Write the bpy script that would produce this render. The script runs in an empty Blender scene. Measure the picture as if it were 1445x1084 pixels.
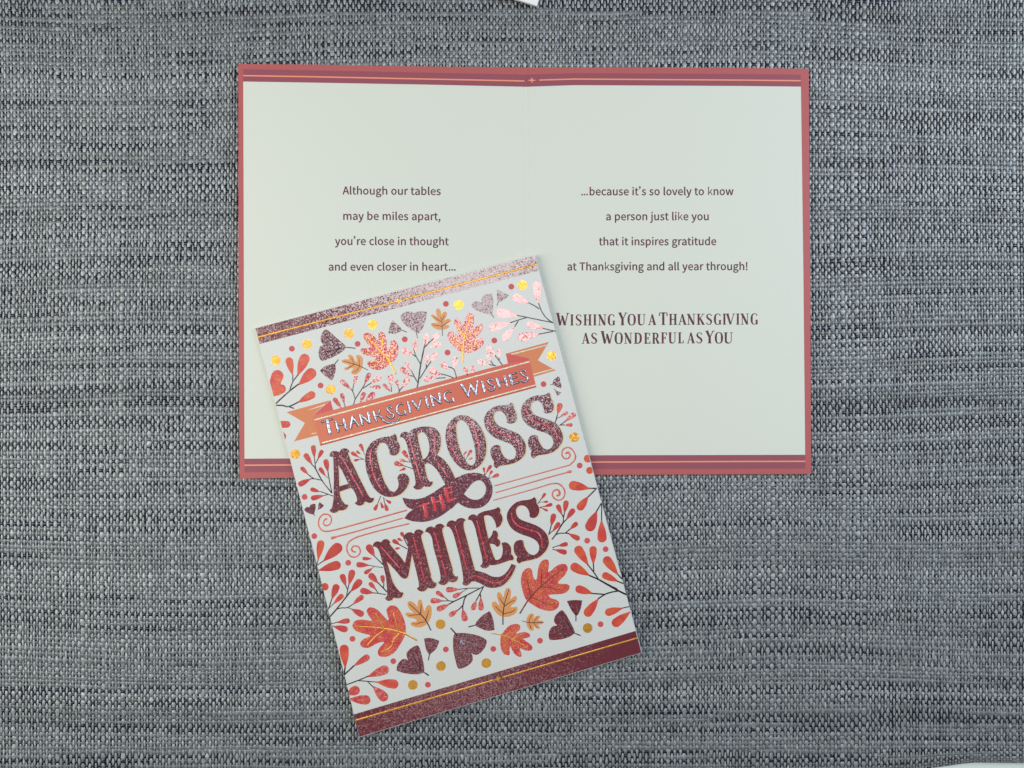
import bpy, math, random
import numpy as np
from mathutils import Matrix, Vector
from mathutils.geometry import tessellate_polygon

# ---------------------------------------------------------------- camera, world, lights, exposure
scene = bpy.context.scene
COL = scene.collection
W, H = 1445.0, 1084.0
MM = 0.000315                      # metres on the table per photo pixel
FPX = 1085.0
CAMH = MM * FPX
TILT = math.radians(-1.6)           # the phone leans a little: its left side is nearer
cam_d = bpy.data.cameras.new("camera"); cam = bpy.data.objects.new("camera", cam_d); COL.objects.link(cam)
cam_d.sensor_fit = 'HORIZONTAL'; cam_d.sensor_width = 36.0; cam_d.lens = 36.0 * FPX / W
cam_d.clip_start = 0.01; cam_d.clip_end = 50.0
ROT = Matrix.Rotation(TILT, 3, 'Y')
# aim so that the middle of the picture is the world origin
CAMP = ROT @ Vector((0, 0, CAMH))
cam.matrix_world = Matrix.Translation(CAMP) @ ROT.to_4x4()
scene.camera = cam
scene.view_settings.view_transform = 'Standard'
scene.view_settings.look = 'None'
scene.view_settings.exposure = 0.0
scene.view_settings.gamma = 1.0
world = bpy.data.worlds.new("World"); scene.world = world; world.use_nodes = True
world.node_tree.nodes["Background"].inputs[0].default_value = (0.92, 1.0, 0.95, 1)
world.node_tree.nodes["Background"].inputs[1].default_value = 0.08

def area(name, loc, target, size, power, color, sy=None):
    d = bpy.data.lights.new(name, 'AREA'); d.energy = power; d.color = color
    d.shape = 'RECTANGLE'; d.size = size; d.size_y = sy or size
    o = bpy.data.objects.new(name, d); COL.objects.link(o)
    o.location = loc
    o.rotation_euler = (Vector(target) - Vector(loc)).to_track_quat('-Z', 'Y').to_euler()
    return o
area("ceiling_lamp", (-0.04, 0.18, 1.20), (0, 0.0, 0), 0.46, 2.8, (0.98, 1.0, 1.0), 0.36)
area("far_ceiling_lamp", (-0.08, -0.55, 1.20), (0, 0.0, 0), 0.22, 0.22, (1.0, 0.99, 0.97), 0.18)
area("window_left", (-0.48, 0.0, 0.35), (-0.14, 0, 0), 0.34, 2.25, (1.0, 0.975, 0.88), 0.5)
area("window_right", (0.54, 0.19, 0.40), (0.14, 0.0, 0), 0.34, 3.0, (0.79, 0.885, 1.0), 0.5)

def unproject(px, py, z):
    """Point at height z that the photo shows at pixel (px, py); arrays allowed."""
    px = np.asarray(px, float); py = np.asarray(py, float)
    dx = (px - W / 2) / FPX; dy = -(py - H / 2) / FPX; dz = -np.ones_like(dx)
    R = np.array(ROT)
    wx = R[0][0]*dx + R[0][1]*dy + R[0][2]*dz
    wy = R[1][0]*dx + R[1][1]*dy + R[1][2]*dz
    wz = R[2][0]*dx + R[2][1]*dy + R[2][2]*dz
    t = (np.asarray(z, float) - CAMP.z) / wz
    return np.stack([CAMP.x + wx*t, CAMP.y + wy*t, CAMP.z + wz*t], -1)

def lin(c):
    c = c / 255.0
    return c/12.92 if c <= 0.04045 else ((c+0.055)/1.055)**2.4
def ink(r, g, b, k=1.12):
    return (min(lin(r)*k, .95), min(lin(g)*k, .95), min(lin(b)*k, .95), 1)

# ---------------------------------------------------------------- materials
def mat(name):
    m = bpy.data.materials.new(name); m.use_nodes = True
    return m, m.node_tree.nodes, m.node_tree.links, m.node_tree.nodes["Principled BSDF"]

def paper(name, col, rough=0.55, grain=0.04, spec=0.4, gscale=1400):
    m, N, L, b = mat(name)
    tc = N.new('ShaderNodeTexCoord'); no = N.new('ShaderNodeTexNoise'); no.inputs['Scale'].default_value = gscale
    no.inputs['Detail'].default_value = 3
    L.new(tc.outputs['Object'], no.inputs['Vector'])
    mx = N.new('ShaderNodeMix'); mx.data_type = 'RGBA'
    mx.inputs[6].default_value = tuple(min(1, c*(1+grain)) for c in col[:3]) + (1,)
    mx.inputs[7].default_value = tuple(c*(1-grain*2) for c in col[:3]) + (1,)
    L.new(no.outputs['Fac'], mx.inputs[0]); L.new(mx.outputs[2], b.inputs['Base Color'])
    b.inputs['Roughness'].default_value = rough
    b.inputs['Specular IOR Level'].default_value = spec
    bu = N.new('ShaderNodeBump'); bu.inputs['Strength'].default_value = 0.25; bu.inputs['Distance'].default_value = 0.00004
    L.new(no.outputs['Fac'], bu.inputs['Height']); L.new(bu.outputs[0], b.inputs['Normal'])
    return m

def foil(name, col, metallic=0.0, rough=0.16, ior=1.9, tilt=0.42, scale=1700, var=0.12, wob=0.18, col2=None):
    """Glossy foil print: coloured below, a crinkled clear surface of small tilted facets above."""
    m, N, L, b = mat(name)
    tc = N.new('ShaderNodeTexCoord'); vo = N.new('ShaderNodeTexVoronoi'); vo.inputs['Scale'].default_value = scale
    n2 = N.new('ShaderNodeTexNoise'); n2.inputs['Scale'].default_value = scale*0.16; n2.inputs['Detail'].default_value = 2
    L.new(tc.outputs['Object'], vo.inputs['Vector']); L.new(tc.outputs['Object'], n2.inputs['Vector'])
    mx = N.new('ShaderNodeMix'); mx.data_type = 'RGBA'
    mx.inputs[6].default_value = tuple(min(1, c*(1+var)) for c in col[:3]) + (1,)
    mx.inputs[7].default_value = tuple(c*(1-var) for c in col[:3]) + (1,)
    L.new(n2.outputs['Fac'], mx.inputs[0]); L.new(mx.outputs[2], b.inputs['Base Color'])
    if col2:                       # two inks blended in soft blotches, as printed
        n3 = N.new('ShaderNodeTexNoise'); n3.inputs['Scale'].default_value = 210; n3.inputs['Detail'].default_value = 1
        L.new(tc.outputs['Object'], n3.inputs['Vector'])
        r3 = N.new('ShaderNodeMapRange'); r3.inputs['From Min'].default_value = 0.40; r3.inputs['From Max'].default_value = 0.60
        L.new(n3.outputs['Fac'], r3.inputs['Value'])
        m3 = N.new('ShaderNodeMix'); m3.data_type = 'RGBA'; L.new(r3.outputs[0], m3.inputs[0])
        L.new(mx.outputs[2], m3.inputs[6]); m3.inputs[7].default_value = col2; L.new(m3.outputs[2], b.inputs['Base Color'])
    b.inputs['Metallic'].default_value = metallic; b.inputs['Roughness'].default_value = rough
    b.inputs['IOR'].default_value = ior
    ge = N.new('ShaderNodeNewGeometry')
    def vm(op, x, y=None, sc=None):
        n = N.new('ShaderNodeVectorMath'); n.operation = op
        L.new(x, n.inputs[0])
        if y is not None:
            if hasattr(y, 'is_linked'): L.new(y, n.inputs[1])
            else: n.inputs[1].default_value = y
        if sc is not None: n.inputs['Scale'].default_value = sc
        return n.outputs[0]
    fl = vm('SCALE', vm('SUBTRACT', vo.outputs['Color'], (.5, .5, .5)), None, tilt)
    wb = vm('SCALE', vm('SUBTRACT', n2.outputs['Color'], (.5, .5, .5)), None, wob)
    nn = vm('NORMALIZE', vm('ADD', vm('ADD', ge.outputs['Normal'], fl), wb))
    L.new(nn, b.inputs['Normal'])
    return m

def yarn(name):
    m, N, L, b = mat(name)
    at = N.new('ShaderNodeAttribute'); at.attribute_name = 'dye'
    tc = N.new('ShaderNodeTexCoord'); no = N.new('ShaderNodeTexNoise'); no.inputs['Scale'].default_value = 2600
    no.inputs['Detail'].default_value = 2
    L.new(tc.outputs['Object'], no.inputs['Vector'])
    mr = N.new('ShaderNodeMapRange'); mr.inputs['From Min'].default_value = 0.25; mr.inputs['From Max'].default_value = 0.75
    mr.inputs['To Min'].default_value = 0.72; mr.inputs['To Max'].default_value = 1.28
    L.new(no.outputs['Fac'], mr.inputs['Value'])
    mu = N.new('ShaderNodeVectorMath'); mu.operation = 'SCALE'
    L.new(at.outputs['Color'], mu.inputs[0]); L.new(mr.outputs[0], mu.inputs['Scale'])
    L.new(mu.outputs[0], b.inputs['Base Color'])
    b.inputs['Roughness'].default_value = 0.22; b.inputs['IOR'].default_value = 1.6
    return m

M = dict(
    yarn=yarn("vinyl_yarn"),
    backing=paper("gap_shade_backing", (0.012, 0.014, 0.030, 1), 0.9),  # near-black colour paints deep shade into the gaps between yarns
    table=paper("pale_table", ink(226, 236, 233), 0.4, 0.03, 0.5, 60),
    cream=paper("cream_page", (0.755, 0.785, 0.71, 1), 0.62, 0.012, 0.25),
    cardstock=paper("card_stock", (0.78, 0.79, 0.78, 1), 0.6, 0.02),
    rose=paper("rose_ink", ink(180, 93, 94), 0.5, 0.05, 0.35, 1800),
    plum=paper("plum_band_ink", ink(150, 80, 94), 0.5, 0.05, 0.35, 1800),
    salmon=paper("salmon_ink", ink(248, 150, 122), 0.5),
    text=paper("mulberry_text_ink", ink(94, 42, 62), 0.5),
    pearl=paper("pearl_card", (0.735, 0.750, 0.735, 1), 0.38, 0.03, 0.55, 900),
    white=paper("white_paper", (0.93, 0.95, 0.97, 1), 0.6, 0.01),
    f_plum=foil("plum_foil", ink(112, 42, 56), 0.0, 0.16, 2.1, 0.15, 2600, 0.12, 0.06),
    f_plum2=foil("mulberry_foil", ink(108, 48, 64), 0.0, 0.17, 2.0, 0.18, 2900, 0.12, 0.07),
    f_red=foil("red_foil", ink(200, 62, 66), 0.0, 0.18, 2.3, 0.09, 1500, 0.07, 0.07, ink(206, 78, 68)),
    f_redline=foil("red_line_foil", ink(216, 64, 76), 0.0, 0.2, 1.9, 0.10, 1900, 0.1),
    orange=foil("orange_drop_foil", ink(214, 92, 62), 0.0, 0.25, 1.7, 0.08, 1500, 0.07, 0.10, ink(206, 70, 64)),
    f_gold=foil("gold_foil", (0.93, 0.46, 0.08, 1), 0.6, 0.30, 1.5, 0.14, 1900, 0.1, 0.15),
    f_silver=foil("silver_foil", (0.50, 0.50, 0.60, 1), 0.9, 0.30, 1.5, 0.26, 1900, 0.1),
    leaf_red=foil("leaf_red_foil", ink(204, 66, 70), 0.0, 0.15, 2.1, 0.22, 2800, 0.08, 0.06, ink(214, 96, 66)),
    leaf_gold=paper("leaf_ochre_ink", ink(222, 152, 92), 0.42, 0.06, 0.6),
    stem=foil("dark_stem_foil", ink(48, 26, 40), 0.0, 0.2, 1.75, 0.15, 900, 0.1),
    brown=foil("brown_foil", ink(128, 62, 28), 0.3, 0.3, 1.8, 0.15, 900),
    dot=paper("coral_dot_ink", ink(205, 84, 88), 0.45, 0.05),
    coral_line=foil("coral_line_foil", ink(206, 104, 88), 0.0, 0.25, 1.8, 0.2, 900),
    tan=paper("tan_outline_ink", ink(222, 200, 160), 0.5),
    tail=paper("banner_tail_ink", ink(214, 132, 92), 0.5, 0.05),
    fold=paper("banner_fold_ink", ink(208, 92, 92), 0.5, 0.05),
    cream_line=foil("cream_line_foil", ink(252, 224, 200), 0.2, 0.25, 1.8, 0.3, 1500),
    rust=paper("rust_edge_ink", ink(190, 84, 66), 0.5),
    shade=paper("plum_letter_edge_ink", ink(74, 38, 58), 0.4),
)
# banner: orange ink that turns rosier to the right (a printed blend)
def banner_mat():
    m, N, L, b = mat("banner_ink")
    tc = N.new('ShaderNodeTexCoord'); se = N.new('ShaderNodeSeparateXYZ'); L.new(tc.outputs['Object'], se.inputs[0])
    mr = N.new('ShaderNodeMapRange'); mr.inputs['From Min'].default_value = -0.085; mr.inputs['From Max'].default_value = 0.04
    L.new(se.outputs[0], mr.inputs['Value'])
    mx = N.new('ShaderNodeMix'); mx.data_type = 'RGBA'; mx.inputs[6].default_value = ink(214, 120, 90); mx.inputs[7].default_value = ink(206, 100, 84)
    L.new(mr.outputs[0], mx.inputs[0]); L.new(mx.outputs[2], b.inputs['Base Color']); b.inputs['Roughness'].default_value = 0.5
    return m
M['banner'] = banner_mat()

# ---------------------------------------------------------------- things, parts and drawing helpers
def thing(name, label, cat, loc):
    o = bpy.data.objects.new(name, None); COL.objects.link(o); o.location = loc
    o.empty_display_size = 0.01
    o['label'] = label; o['category'] = cat
    return o
def base_of(o):
    while o.parent: o = o.parent
    return np.array(o.location)
def mesh_obj(name, verts, faces, m, parent=None, smooth=False, loc=None):
    """verts in world metres; the mesh is stored about its thing's base."""
    v = np.asarray(verts, float)
    if parent is not None: v = v - base_of(parent)
    me = bpy.data.meshes.new(name); me.from_pydata(v.tolist(), [], faces); me.materials.append(m)
    if smooth: me.polygons.foreach_set('use_smooth', [True]*len(me.polygons))
    me.update()
    o = bpy.data.objects.new(name, me); COL.objects.link(o)
    if parent is not None: o.parent = parent
    return o

def fr(x0, y0, w, pts):
    """points read in an enlarged crop whose corner is (x0, y0) and whose width is w photo pixels."""
    s = w / 1445.0
    return [(x0 + p[0]*s, y0 + p[1]*s) + tuple(p[2:]) for p in pts]

def cr(p0, p1, p2, p3, t):
    t2, t3 = t*t, t*t*t
    return tuple(0.5*((2*p1[k]) + (-p0[k]+p2[k])*t + (2*p0[k]-5*p1[k]+4*p2[k]-p3[k])*t2 + (-p0[k]+3*p1[k]-3*p2[k]+p3[k])*t3) for k in (0, 1))
def smooth_closed(pts, n=4):
    """closed Catmull-Rom outline; a point with a third value is a corner."""
    N = len(pts); out = []
    for i in range(N):
        p1, p2 = pts[i], pts[(i+1) % N]
        p0 = p1 if len(p1) > 2 else pts[i-1]
        p3 = p2 if len(p2) > 2 else pts[(i+2) % N]
        for k in range(n): out.append(cr(p0, p1, p2, p3, k/n))
    return out
def smooth_open(pts, n=4):
    out = []; N = len(pts)
    for i in range(N-1):
        p1, p2 = pts[i], pts[i+1]
        p0 = pts[i-1] if i and len(p1) < 3 else p1
        p3 = pts[i+2] if i+2 < N and len(p2) < 3 else p2
        for k in range(n): out.append(cr(p0, p1, p2, p3, k/n))
    out.append(tuple(pts[-1][:2])); return out
def clip_half(poly, a, b, c):
    """keep a*x + b*y <= c"""
    out = []; n = len(poly)
    for i in range(n):
        p, q = poly[i], poly[(i+1) % n]
        dp, dq = a*p[0]+b*p[1]-c, a*q[0]+b*q[1]-c
        if dp <= 0: out.append(p)
        if (dp < 0 < dq) or (dq < 0 < dp):
            t = dp/(dp-dq); out.append((p[0]+(q[0]-p[0])*t, p[1]+(q[1]-p[1])*t))
    return out
def fill(name, loops, zf, m, parent, thick=0.00003, wall=True):
    """flat printed or cut shape: outline loops in photo pixels laid on the height field zf, with its own thickness."""
    verts, faces = [], []
    tess = tessellate_polygon([[Vector((p[0], p[1], 0)) for p in lp] for lp in loops])
    flat = [p for lp in loops for p in lp]
    xy = np.array([(p[0], p[1]) for p in flat])
    z = np.array([zf(p[0], p[1]) for p in flat])
    P = unproject(xy[:, 0], xy[:, 1], z)
    nv = len(P)
    for t in tess:
        a, b, c = (P[i] for i in t)
        if (b[0]-a[0])*(c[1]-a[1]) - (b[1]-a[1])*(c[0]-a[0]) < 0: t = (t[0], t[2], t[1])
        faces.append(tuple(t))
    V = P.tolist()
    if wall:
        Q = P.copy(); Q[:, 2] -= thick; V += Q.tolist()
        k = 0
        for lp in loops:
            n = len(lp)
            for i in range(n):
                a, b = k+i, k+(i+1) % n
                faces.append((a, b, b+nv, a+nv))
            k += n
    return mesh_obj(name, V, faces, m, parent)

def tess_islands(loops):
    """triangles over several outlines, some of them holes in others"""
    def ins(p, l):
        c = False; n = len(l)
        for i in range(n):
            a, b = l[i], l[i-1]
            if (a[1] > p[1]) != (b[1] > p[1]) and p[0] < (b[0]-a[0])*(p[1]-a[1])/(b[1]-a[1])+a[0]: c = not c
        return c
    offs = [0]
    for l in loops: offs.append(offs[-1]+len(l))
    depth = [sum(ins(l[0], m) for m in loops if m is not l) for l in loops]
    out = []
    for i, l in enumerate(loops):
        if depth[i] % 2: continue
        grp = [i]+[j for j, m in enumerate(loops) if depth[j] % 2 and ins(m[0], l)]
        idx = [offs[j]+k for j in grp for k in range(len(loops[j]))]
        for t in tessellate_polygon([[Vector((p[0], p[1], 0)) for p in loops[j]] for j in grp]):
            out.append(tuple(idx[k] for k in t))
    return out
def ribbon(pts, w, cap=True, taper=None, closed=False):
    """outline polygon of a stroke; w a width or a list of widths along it (px)."""
    n = len(pts)
    ws = [w]*n if not isinstance(w, (list, tuple)) else list(np.interp(np.linspace(0, 1, n), np.linspace(0, 1, len(w)), w))
    L, R = [], []
    for i in range(n):
        a = pts[max(i-1, 0)]; b = pts[min(i+1, n-1)]
        dx, dy = b[0]-a[0], b[1]-a[1]; d = math.hypot(dx, dy) or 1
        nx, ny = -dy/d*ws[i]/2, dx/d*ws[i]/2
        L.append((pts[i][0]+nx, pts[i][1]+ny)); R.append((pts[i][0]-nx, pts[i][1]-ny))
    out = list(L)
    if cap:
        a, b = pts[-2], pts[-1]; an = math.atan2(b[1]-a[1], b[0]-a[0]); r = ws[-1]/2
        for k in (1, 2, 3): out.append((b[0]+r*math.cos(an+math.pi/2-k*math.pi/4), b[1]+r*math.sin(an+math.pi/2-k*math.pi/4)))
    out += R[::-1]
    if cap:
        a, b = pts[1], pts[0]; an = math.atan2(b[1]-a[1], b[0]-a[0]); r = ws[0]/2
        for k in (1, 2, 3): out.append((b[0]+r*math.cos(an+math.pi/2-k*math.pi/4), b[1]+r*math.sin(an+math.pi/2-k*math.pi/4)))
    return out
def stroke_verts(pts, w, zf, lift, cap=True):
    """ridge-shaped foil stroke as strips (crown raised): returns verts, faces"""
    n = len(pts)
    ws = [w]*n if not isinstance(w, (list, tuple)) else list(np.interp(np.linspace(0, 1, n), np.linspace(0, 1, len(w)), w))
    pts = list(pts); 
    if cap:
        def ext(a, b, r): 
            d = math.hypot(b[0]-a[0], b[1]-a[1]) or 1
            return (b[0]+(b[0]-a[0])/d*r, b[1]+(b[1]-a[1])/d*r)
        e1 = ext(pts[-2], pts[-1], ws[-1]*0.4); e0 = ext(pts[1], pts[0], ws[0]*0.4)
        pts = [e0]+pts+[e1]; ws = [ws[0]*0.45]+ws+[ws[-1]*0.45]; n += 2
    A = []
    prof = ((-.5, 0), (-.3, .75), (0, 1), (.3, .75), (.5, 0))
    for i in range(n):
        a = pts[max(i-1, 0)]; b = pts[min(i+1, n-1)]
        dx, dy = b[0]-a[0], b[1]-a[1]; d = math.hypot(dx, dy) or 1
        nx, ny = -dy/d*ws[i], dx/d*ws[i]
        for u, h in prof:
            x, y = pts[i][0]+nx*u, pts[i][1]+ny*u
            A.append((x, y, zf(x, y)+h*lift))
    A = np.array(A); V = unproject(A[:, 0], A[:, 1], A[:, 2])
    F = []; k = len(prof)
    for i in range(n-1):
        for j in range(k-1):
            a = i*k+j; F.append((a, a+1, a+k+1, a+k))
    return V, F
def strokes(name, items, zf, m, parent, lift=0.00008, step=0.000004):
    """several strokes joined into one part; each lies a hair above the last so no faces share a plane."""
    V, F = [], []
    for k, (pts, w) in enumerate(items):
        v, f = stroke_verts(pts, w, (lambda x, y, k=k: zf(x, y)+k*step), lift)
        o = len(V); V += v.tolist(); F += [tuple(i+o for i in q) for q in f]
    # make every face look up
    G = []
    for q in F:
        a, b, c = V[q[0]], V[q[1]], V[q[2]]
        if (b[0]-a[0])*(c[1]-a[1])-(b[1]-a[1])*(c[0]-a[0]) < 0: q = q[::-1]
        G.append(q)
    return mesh_obj(name, V, G, m, parent, smooth=True)
def drop_outline(b, e, w, n=9):
    """teardrop: point at b, round end at e, width w"""
    dx, dy = e[0]-b[0], e[1]-b[1]; L = math.hypot(dx, dy); ux, uy = dx/L, dy/L
    r = w/2; out = []
    ts = [0.0, .12, .25, .4, .55, .7]
    c = L - r
    side = []
    for t in ts:
        s = t*c/0.7*0.7 if False else t*c
        f = (t/1.0)
        side.append((s, r*(0.10+0.90*math.sin(min(1, f*1.08)*math.pi/2)**1.15)))
    for s, h in side: out.append((b[0]+ux*s-uy*h, b[1]+uy*s+ux*h))
    for k in range(n):
        a = math.pi/2 - math.pi*k/(n-1)
        out.append((b[0]+ux*(c+r*math.cos(a))-uy*r*math.sin(a), b[1]+uy*(c+r*math.cos(a))+ux*r*math.sin(a)))
    for s, h in side[::-1]: out.append((b[0]+ux*s+uy*h, b[1]+uy*s-ux*h))
    return out
# ---------------------------------------------------------------- the fabric mat
FOLD = 743.0
rng = np.random.default_rng(11)
random.seed(5)
def noise1(n, step, r):
    """smooth random series of n values, knots every `step`"""
    k = int(n/step)+4; v = r.normal(size=k); x = np.linspace(0, k-2.01, n); i = x.astype(int); f = x-i; f = f*f*(3-2*f)
    return v[i]*(1-f)+v[i+1]*f

mat_o = thing("woven_mat", "grey woven vinyl place mat with dark navy flecks lying under both cards", "place mat", tuple(unproject(W/2, 1000, 0)))
HEM = 1056.0
def edge_y(x):
    return np.interp(x, [-120, 700, 1142, 1285, 1322, 1370, 1445, 1560], [1096, 1095, 1093, 1089, 1083, 1076.2, 1077, 1082])
X0, X1, Y0 = -95.0, 1545.0, -90.0
wx, ww = [], []
x = X0
while x < X1:
    t = random.random()
    wdt = random.choice((2.9, 3.1, 3.3, 3.5)) if t < 0.70 else (random.uniform(3.5, 4.1) if t < 0.90 else random.uniform(4.6, 5.6))
    wx.append(x+wdt/2); ww.append(wdt); x += wdt + random.uniform(0.7, 1.1)
wx, ww = np.array(wx), np.array(ww)
wy, wh = [], []
y = Y0
while y < HEM:
    t = random.random()
    h = random.uniform(5.0, 5.9) if t < .45 else (random.uniform(5.8, 7.2) if t < .85 else random.uniform(7.2, 8.6))
    wy.append(y+h/2); wh.append(h); y += h
NB = len(wy)
NH = 8
for k in range(NH): wy.append(HEM+2+k*3.4); wh.append(3.4)
wy, wh = np.array(wy), np.array(wh)
NX, NY = len(wx), len(wy)
ybot = wy[-1]+2
def bend(x, y):
    return 4.5*np.sin(x/240+y/170+1.0) + 2.2*np.sin(x/95-y/130) + 2.2*np.sin(y/210)*np.cos(x/330)
def sway(x, y):
    return 1.5*np.sin(y/140+x/400) + 6*np.clip((400-x)/500, 0, 1)*np.clip((500-y)/500, 0, 1)*np.sin((y+40)/260)
def place(x, y, z):
    """grid position to the world: weave bend, rolled hem, height"""
    x = np.asarray(x, float); y = np.asarray(y, float)
    fade = np.clip((HEM-y)/120, 0, 1)
    px = x + sway(x, y); py = y + bend(x, y)*fade
    s = np.clip((y-HEM)/(ybot-HEM), 0, 1)
    base = HEM
    py = np.where(y > HEM, base + (edge_y(px)-base)*np.sin(s*math.pi/2), py)
    zz = z - 0.0034*(1-np.cos(s*math.pi/2))
    return unproject(px, py, zz)
THK = 0.00056; AMP = 0.00030
OPENQ = [(336.5, 90.5), (1141, 97), (1145, 669), (338, 675.6)]
FRONTQ = [(360.2, 463.3), (754.7, 360.6), (905.1, 921.2), (507, 1040.4)]
def inside(px, py, quad, inset):
    ok = np.ones(px.shape, bool)
    for i in range(4):
        (ax, ay), (bx, by) = quad[i], quad[(i+1) % 4]
        L = math.hypot(bx-ax, by-ay)
        d = ((bx-ax)*(py-ay)-(by-ay)*(px-ax))/L
        ok &= d > inset
    return ok
def hidden(px, py):
    return inside(px, py, OPENQ, 26) | inside(px, py, FRONTQ, 30)
U = np.array([-1, -.62, 0, .62, 1.0]); UZ = np.array([-0.15, .74, 1, .74, -0.15])
def build_yarns(name, vertical):
    nA, nB = (NX, NY) if vertical else (NY, NX)
    cen_b = wy if vertical else wx
    wid_b = wh if vertical else ww
    # sample stations along the yarn: crossing centre and the gap after it
    st = np.empty(2*nB-1); st[0::2] = cen_b; st[1::2] = (cen_b[:-1]+cen_b[1:])/2
    nS = len(st); nU = len(U)
    V = np.empty((nA, nS, nU, 3)); C = np.empty((nA, nS, nU, 4)); C[..., 3] = 1
    PX = np.empty((nA, nS)); PY = np.empty((nA, nS))
    RB = np.repeat(noise1(nB, 3, rng), 2)[:nS]
    for i in range(nA):
        par = ((np.arange(nB)+i) % 2 == 0).astype(float)*2-1        # warp on top where even
        if not vertical: par = -par
        s = np.zeros(nS); s[0::2] = par
        gap = np.zeros(nS); gap[1::2] = 1
        zc = AMP*s*(0.8+0.4*rng.random(nS)) - gap*AMP*(0.52 if vertical else 0.10)
        if vertical:
            w = ww[i]*0.5*(1+0.20*s-0.16*gap)*(1+0.10*noise1(nS, 4, rng))*(1+0.07*noise1(nS, 26, rng))
            w = np.clip(w, 0.9, 3.4)
            jit = 0.42*noise1(nS, 5, rng)
            gx = (wx[i]+jit)[:, None] + U[None]*w[:, None]
            gy = np.repeat((st+0.3*rng.normal(size=nS))[:, None], nU, 1)
            tone = (0.84 + 0.02*rng.normal() + (0.02 if ww[i] < 3.5 else -0.10)) * (1+0.17*rng.normal(size=nS)) * (1+0.13*RB)
            tone = np.clip(tone, .35, 1.35)
            thk = THK*(1.15 if ww[i] < 3.5 else 0.85)
            col = tone[:, None]*np.array([0.41, 0.440, 0.455])[None]
            # under-laps on dark weft pick up the navy dye
        else:
            slub = np.clip(1+0.22*noise1(nS, 34, rng), .6, 1.22)
            dark = noise1(nS, 60, rng) + DARKROW[i]
            dk = np.clip((dark-0.16)*1.6, 0, 1)
            w = wh[i]*0.5*0.72*slub*(1+0.10*s-0.06*gap)*(1-0.16*dk)
            gy = (wy[i]+0.45*noise1(nS, 30, rng)+0.15*noise1(nS, 4, rng))[:, None] + U[None]*w[:, None]
            gx = np.repeat(st[:, None], nU, 1)
            tone = np.clip((0.60+0.06*rng.normal())*(1+0.20*rng.normal(size=nS))*(1+0.10*noise1(nS, 12, rng)), .15, 1.15)
            col = tone[:, None]*np.array([0.250, 0.280, 0.308])[None]
            col = col*(1-dk[:, None]) + np.array([0.010, 0.012, 0.032])[None]*dk[:, None]
            zc = zc + 0.00002 - 0.00010*dk
            thk = THK*0.95
        z = zc[:, None] + UZ[None]*thk*(0.55 if vertical else 0.6)
        if i % 1 == 0:
            V[i] = place(gx, gy, z)
        C[i, :, :, :3] = col[:, None, :]
        PX[i] = gx[:, 2]; PY[i] = gy[:, 2]
    # faces
    ia, isx, iu = np.meshgrid(np.arange(nA), np.arange(nS-1), np.arange(nU-1), indexing='ij')
    hid = hidden(PX + sway(PX, PY), PY + bend(PX, PY))
    keep = ~(hid[:, :-1] & hid[:, 1:])
    kk = np.repeat(keep[:, :, None], nU-1, 2)
    a = ((ia*nS+isx)*nU+iu)[kk]
    q = np.stack([a, a+1, a+nU+1, a+nU], -1)
    if vertical: q = q[:, ::-1] if True else q
    # drop unused vertices
    used = np.zeros(nA*nS*nU, bool); used[q.ravel()] = True
    remap = np.cumsum(used)-1
    q = remap[q]; Vf = V.reshape(-1, 3)[used] - np.array(mat_o.location); Cf = C.reshape(-1, 4)[used]
    me = bpy.data.meshes.new(name)
    me.vertices.add(len(Vf)); me.vertices.foreach_set('co', Vf.astype(np.float32).ravel())
    me.loops.add(len(q)*4); me.loops.foreach_set('vertex_index', q.astype(np.int32).ravel())
    me.polygons.add(len(q)); me.polygons.foreach_set('loop_start', (np.arange(len(q))*4).astype(np.int32))
    me.polygons.foreach_set('use_smooth', np.ones(len(q), bool))
    at = me.attributes.new('dye', 'FLOAT_COLOR', 'POINT'); at.data.foreach_set('color', Cf.astype(np.float32).ravel())
    me.materials.append(M['yarn']); me.update(calc_edges=True)
    n = me.polygons[0].normal
    if n.z < 0: me.flip_normals()
    o = bpy.data.objects.new(name, me); COL.objects.link(o); o.parent = mat_o; o['kind'] = 'stuff'
    return o
DARKROW = 0.60*rng.normal(size=NY) + 0.35*noise1(NY, 5, rng)
build_yarns("warp_yarns", True)
build_yarns("weft_yarns", False)
# backing under the yarns, coloured near-black as shade in the pits, and the table
bx = np.linspace(X0, X1, 60)
V, F = [], []
lev = [(-90, 0), (500, 0), (1000, 0), (HEM-4, 0), (HEM+8, 0), (HEM+16, 0), (ybot-3, 0)]
for yv, _ in lev:
    V += place(bx, np.full_like(bx, yv), -0.00052).tolist()
n = len(bx)
for r in range(len(lev)-1):
    for i in range(n-1):
        F.append((r*n+i, (r+1)*n+i, (r+1)*n+i+1, r*n+i+1))
mesh_obj("backing", V, F, M['backing'], mat_o)
t = mesh_obj("table_top", [(-1.2, -0.9, -.0042), (1.2, -0.9, -.0042), (1.2, 0.9, -.0042), (-1.2, 0.9, -.0042),
                           (-1.2, -0.9, -.03), (1.2, -0.9, -.03), (1.2, 0.9, -.03), (-1.2, 0.9, -.03)],
             [(0, 1, 2, 3), (7, 6, 5, 4), (0, 4, 5, 1), (1, 5, 6, 2), (2, 6, 7, 3), (3, 7, 4, 0)], M['table'])
t['kind'] = 'structure'

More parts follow.
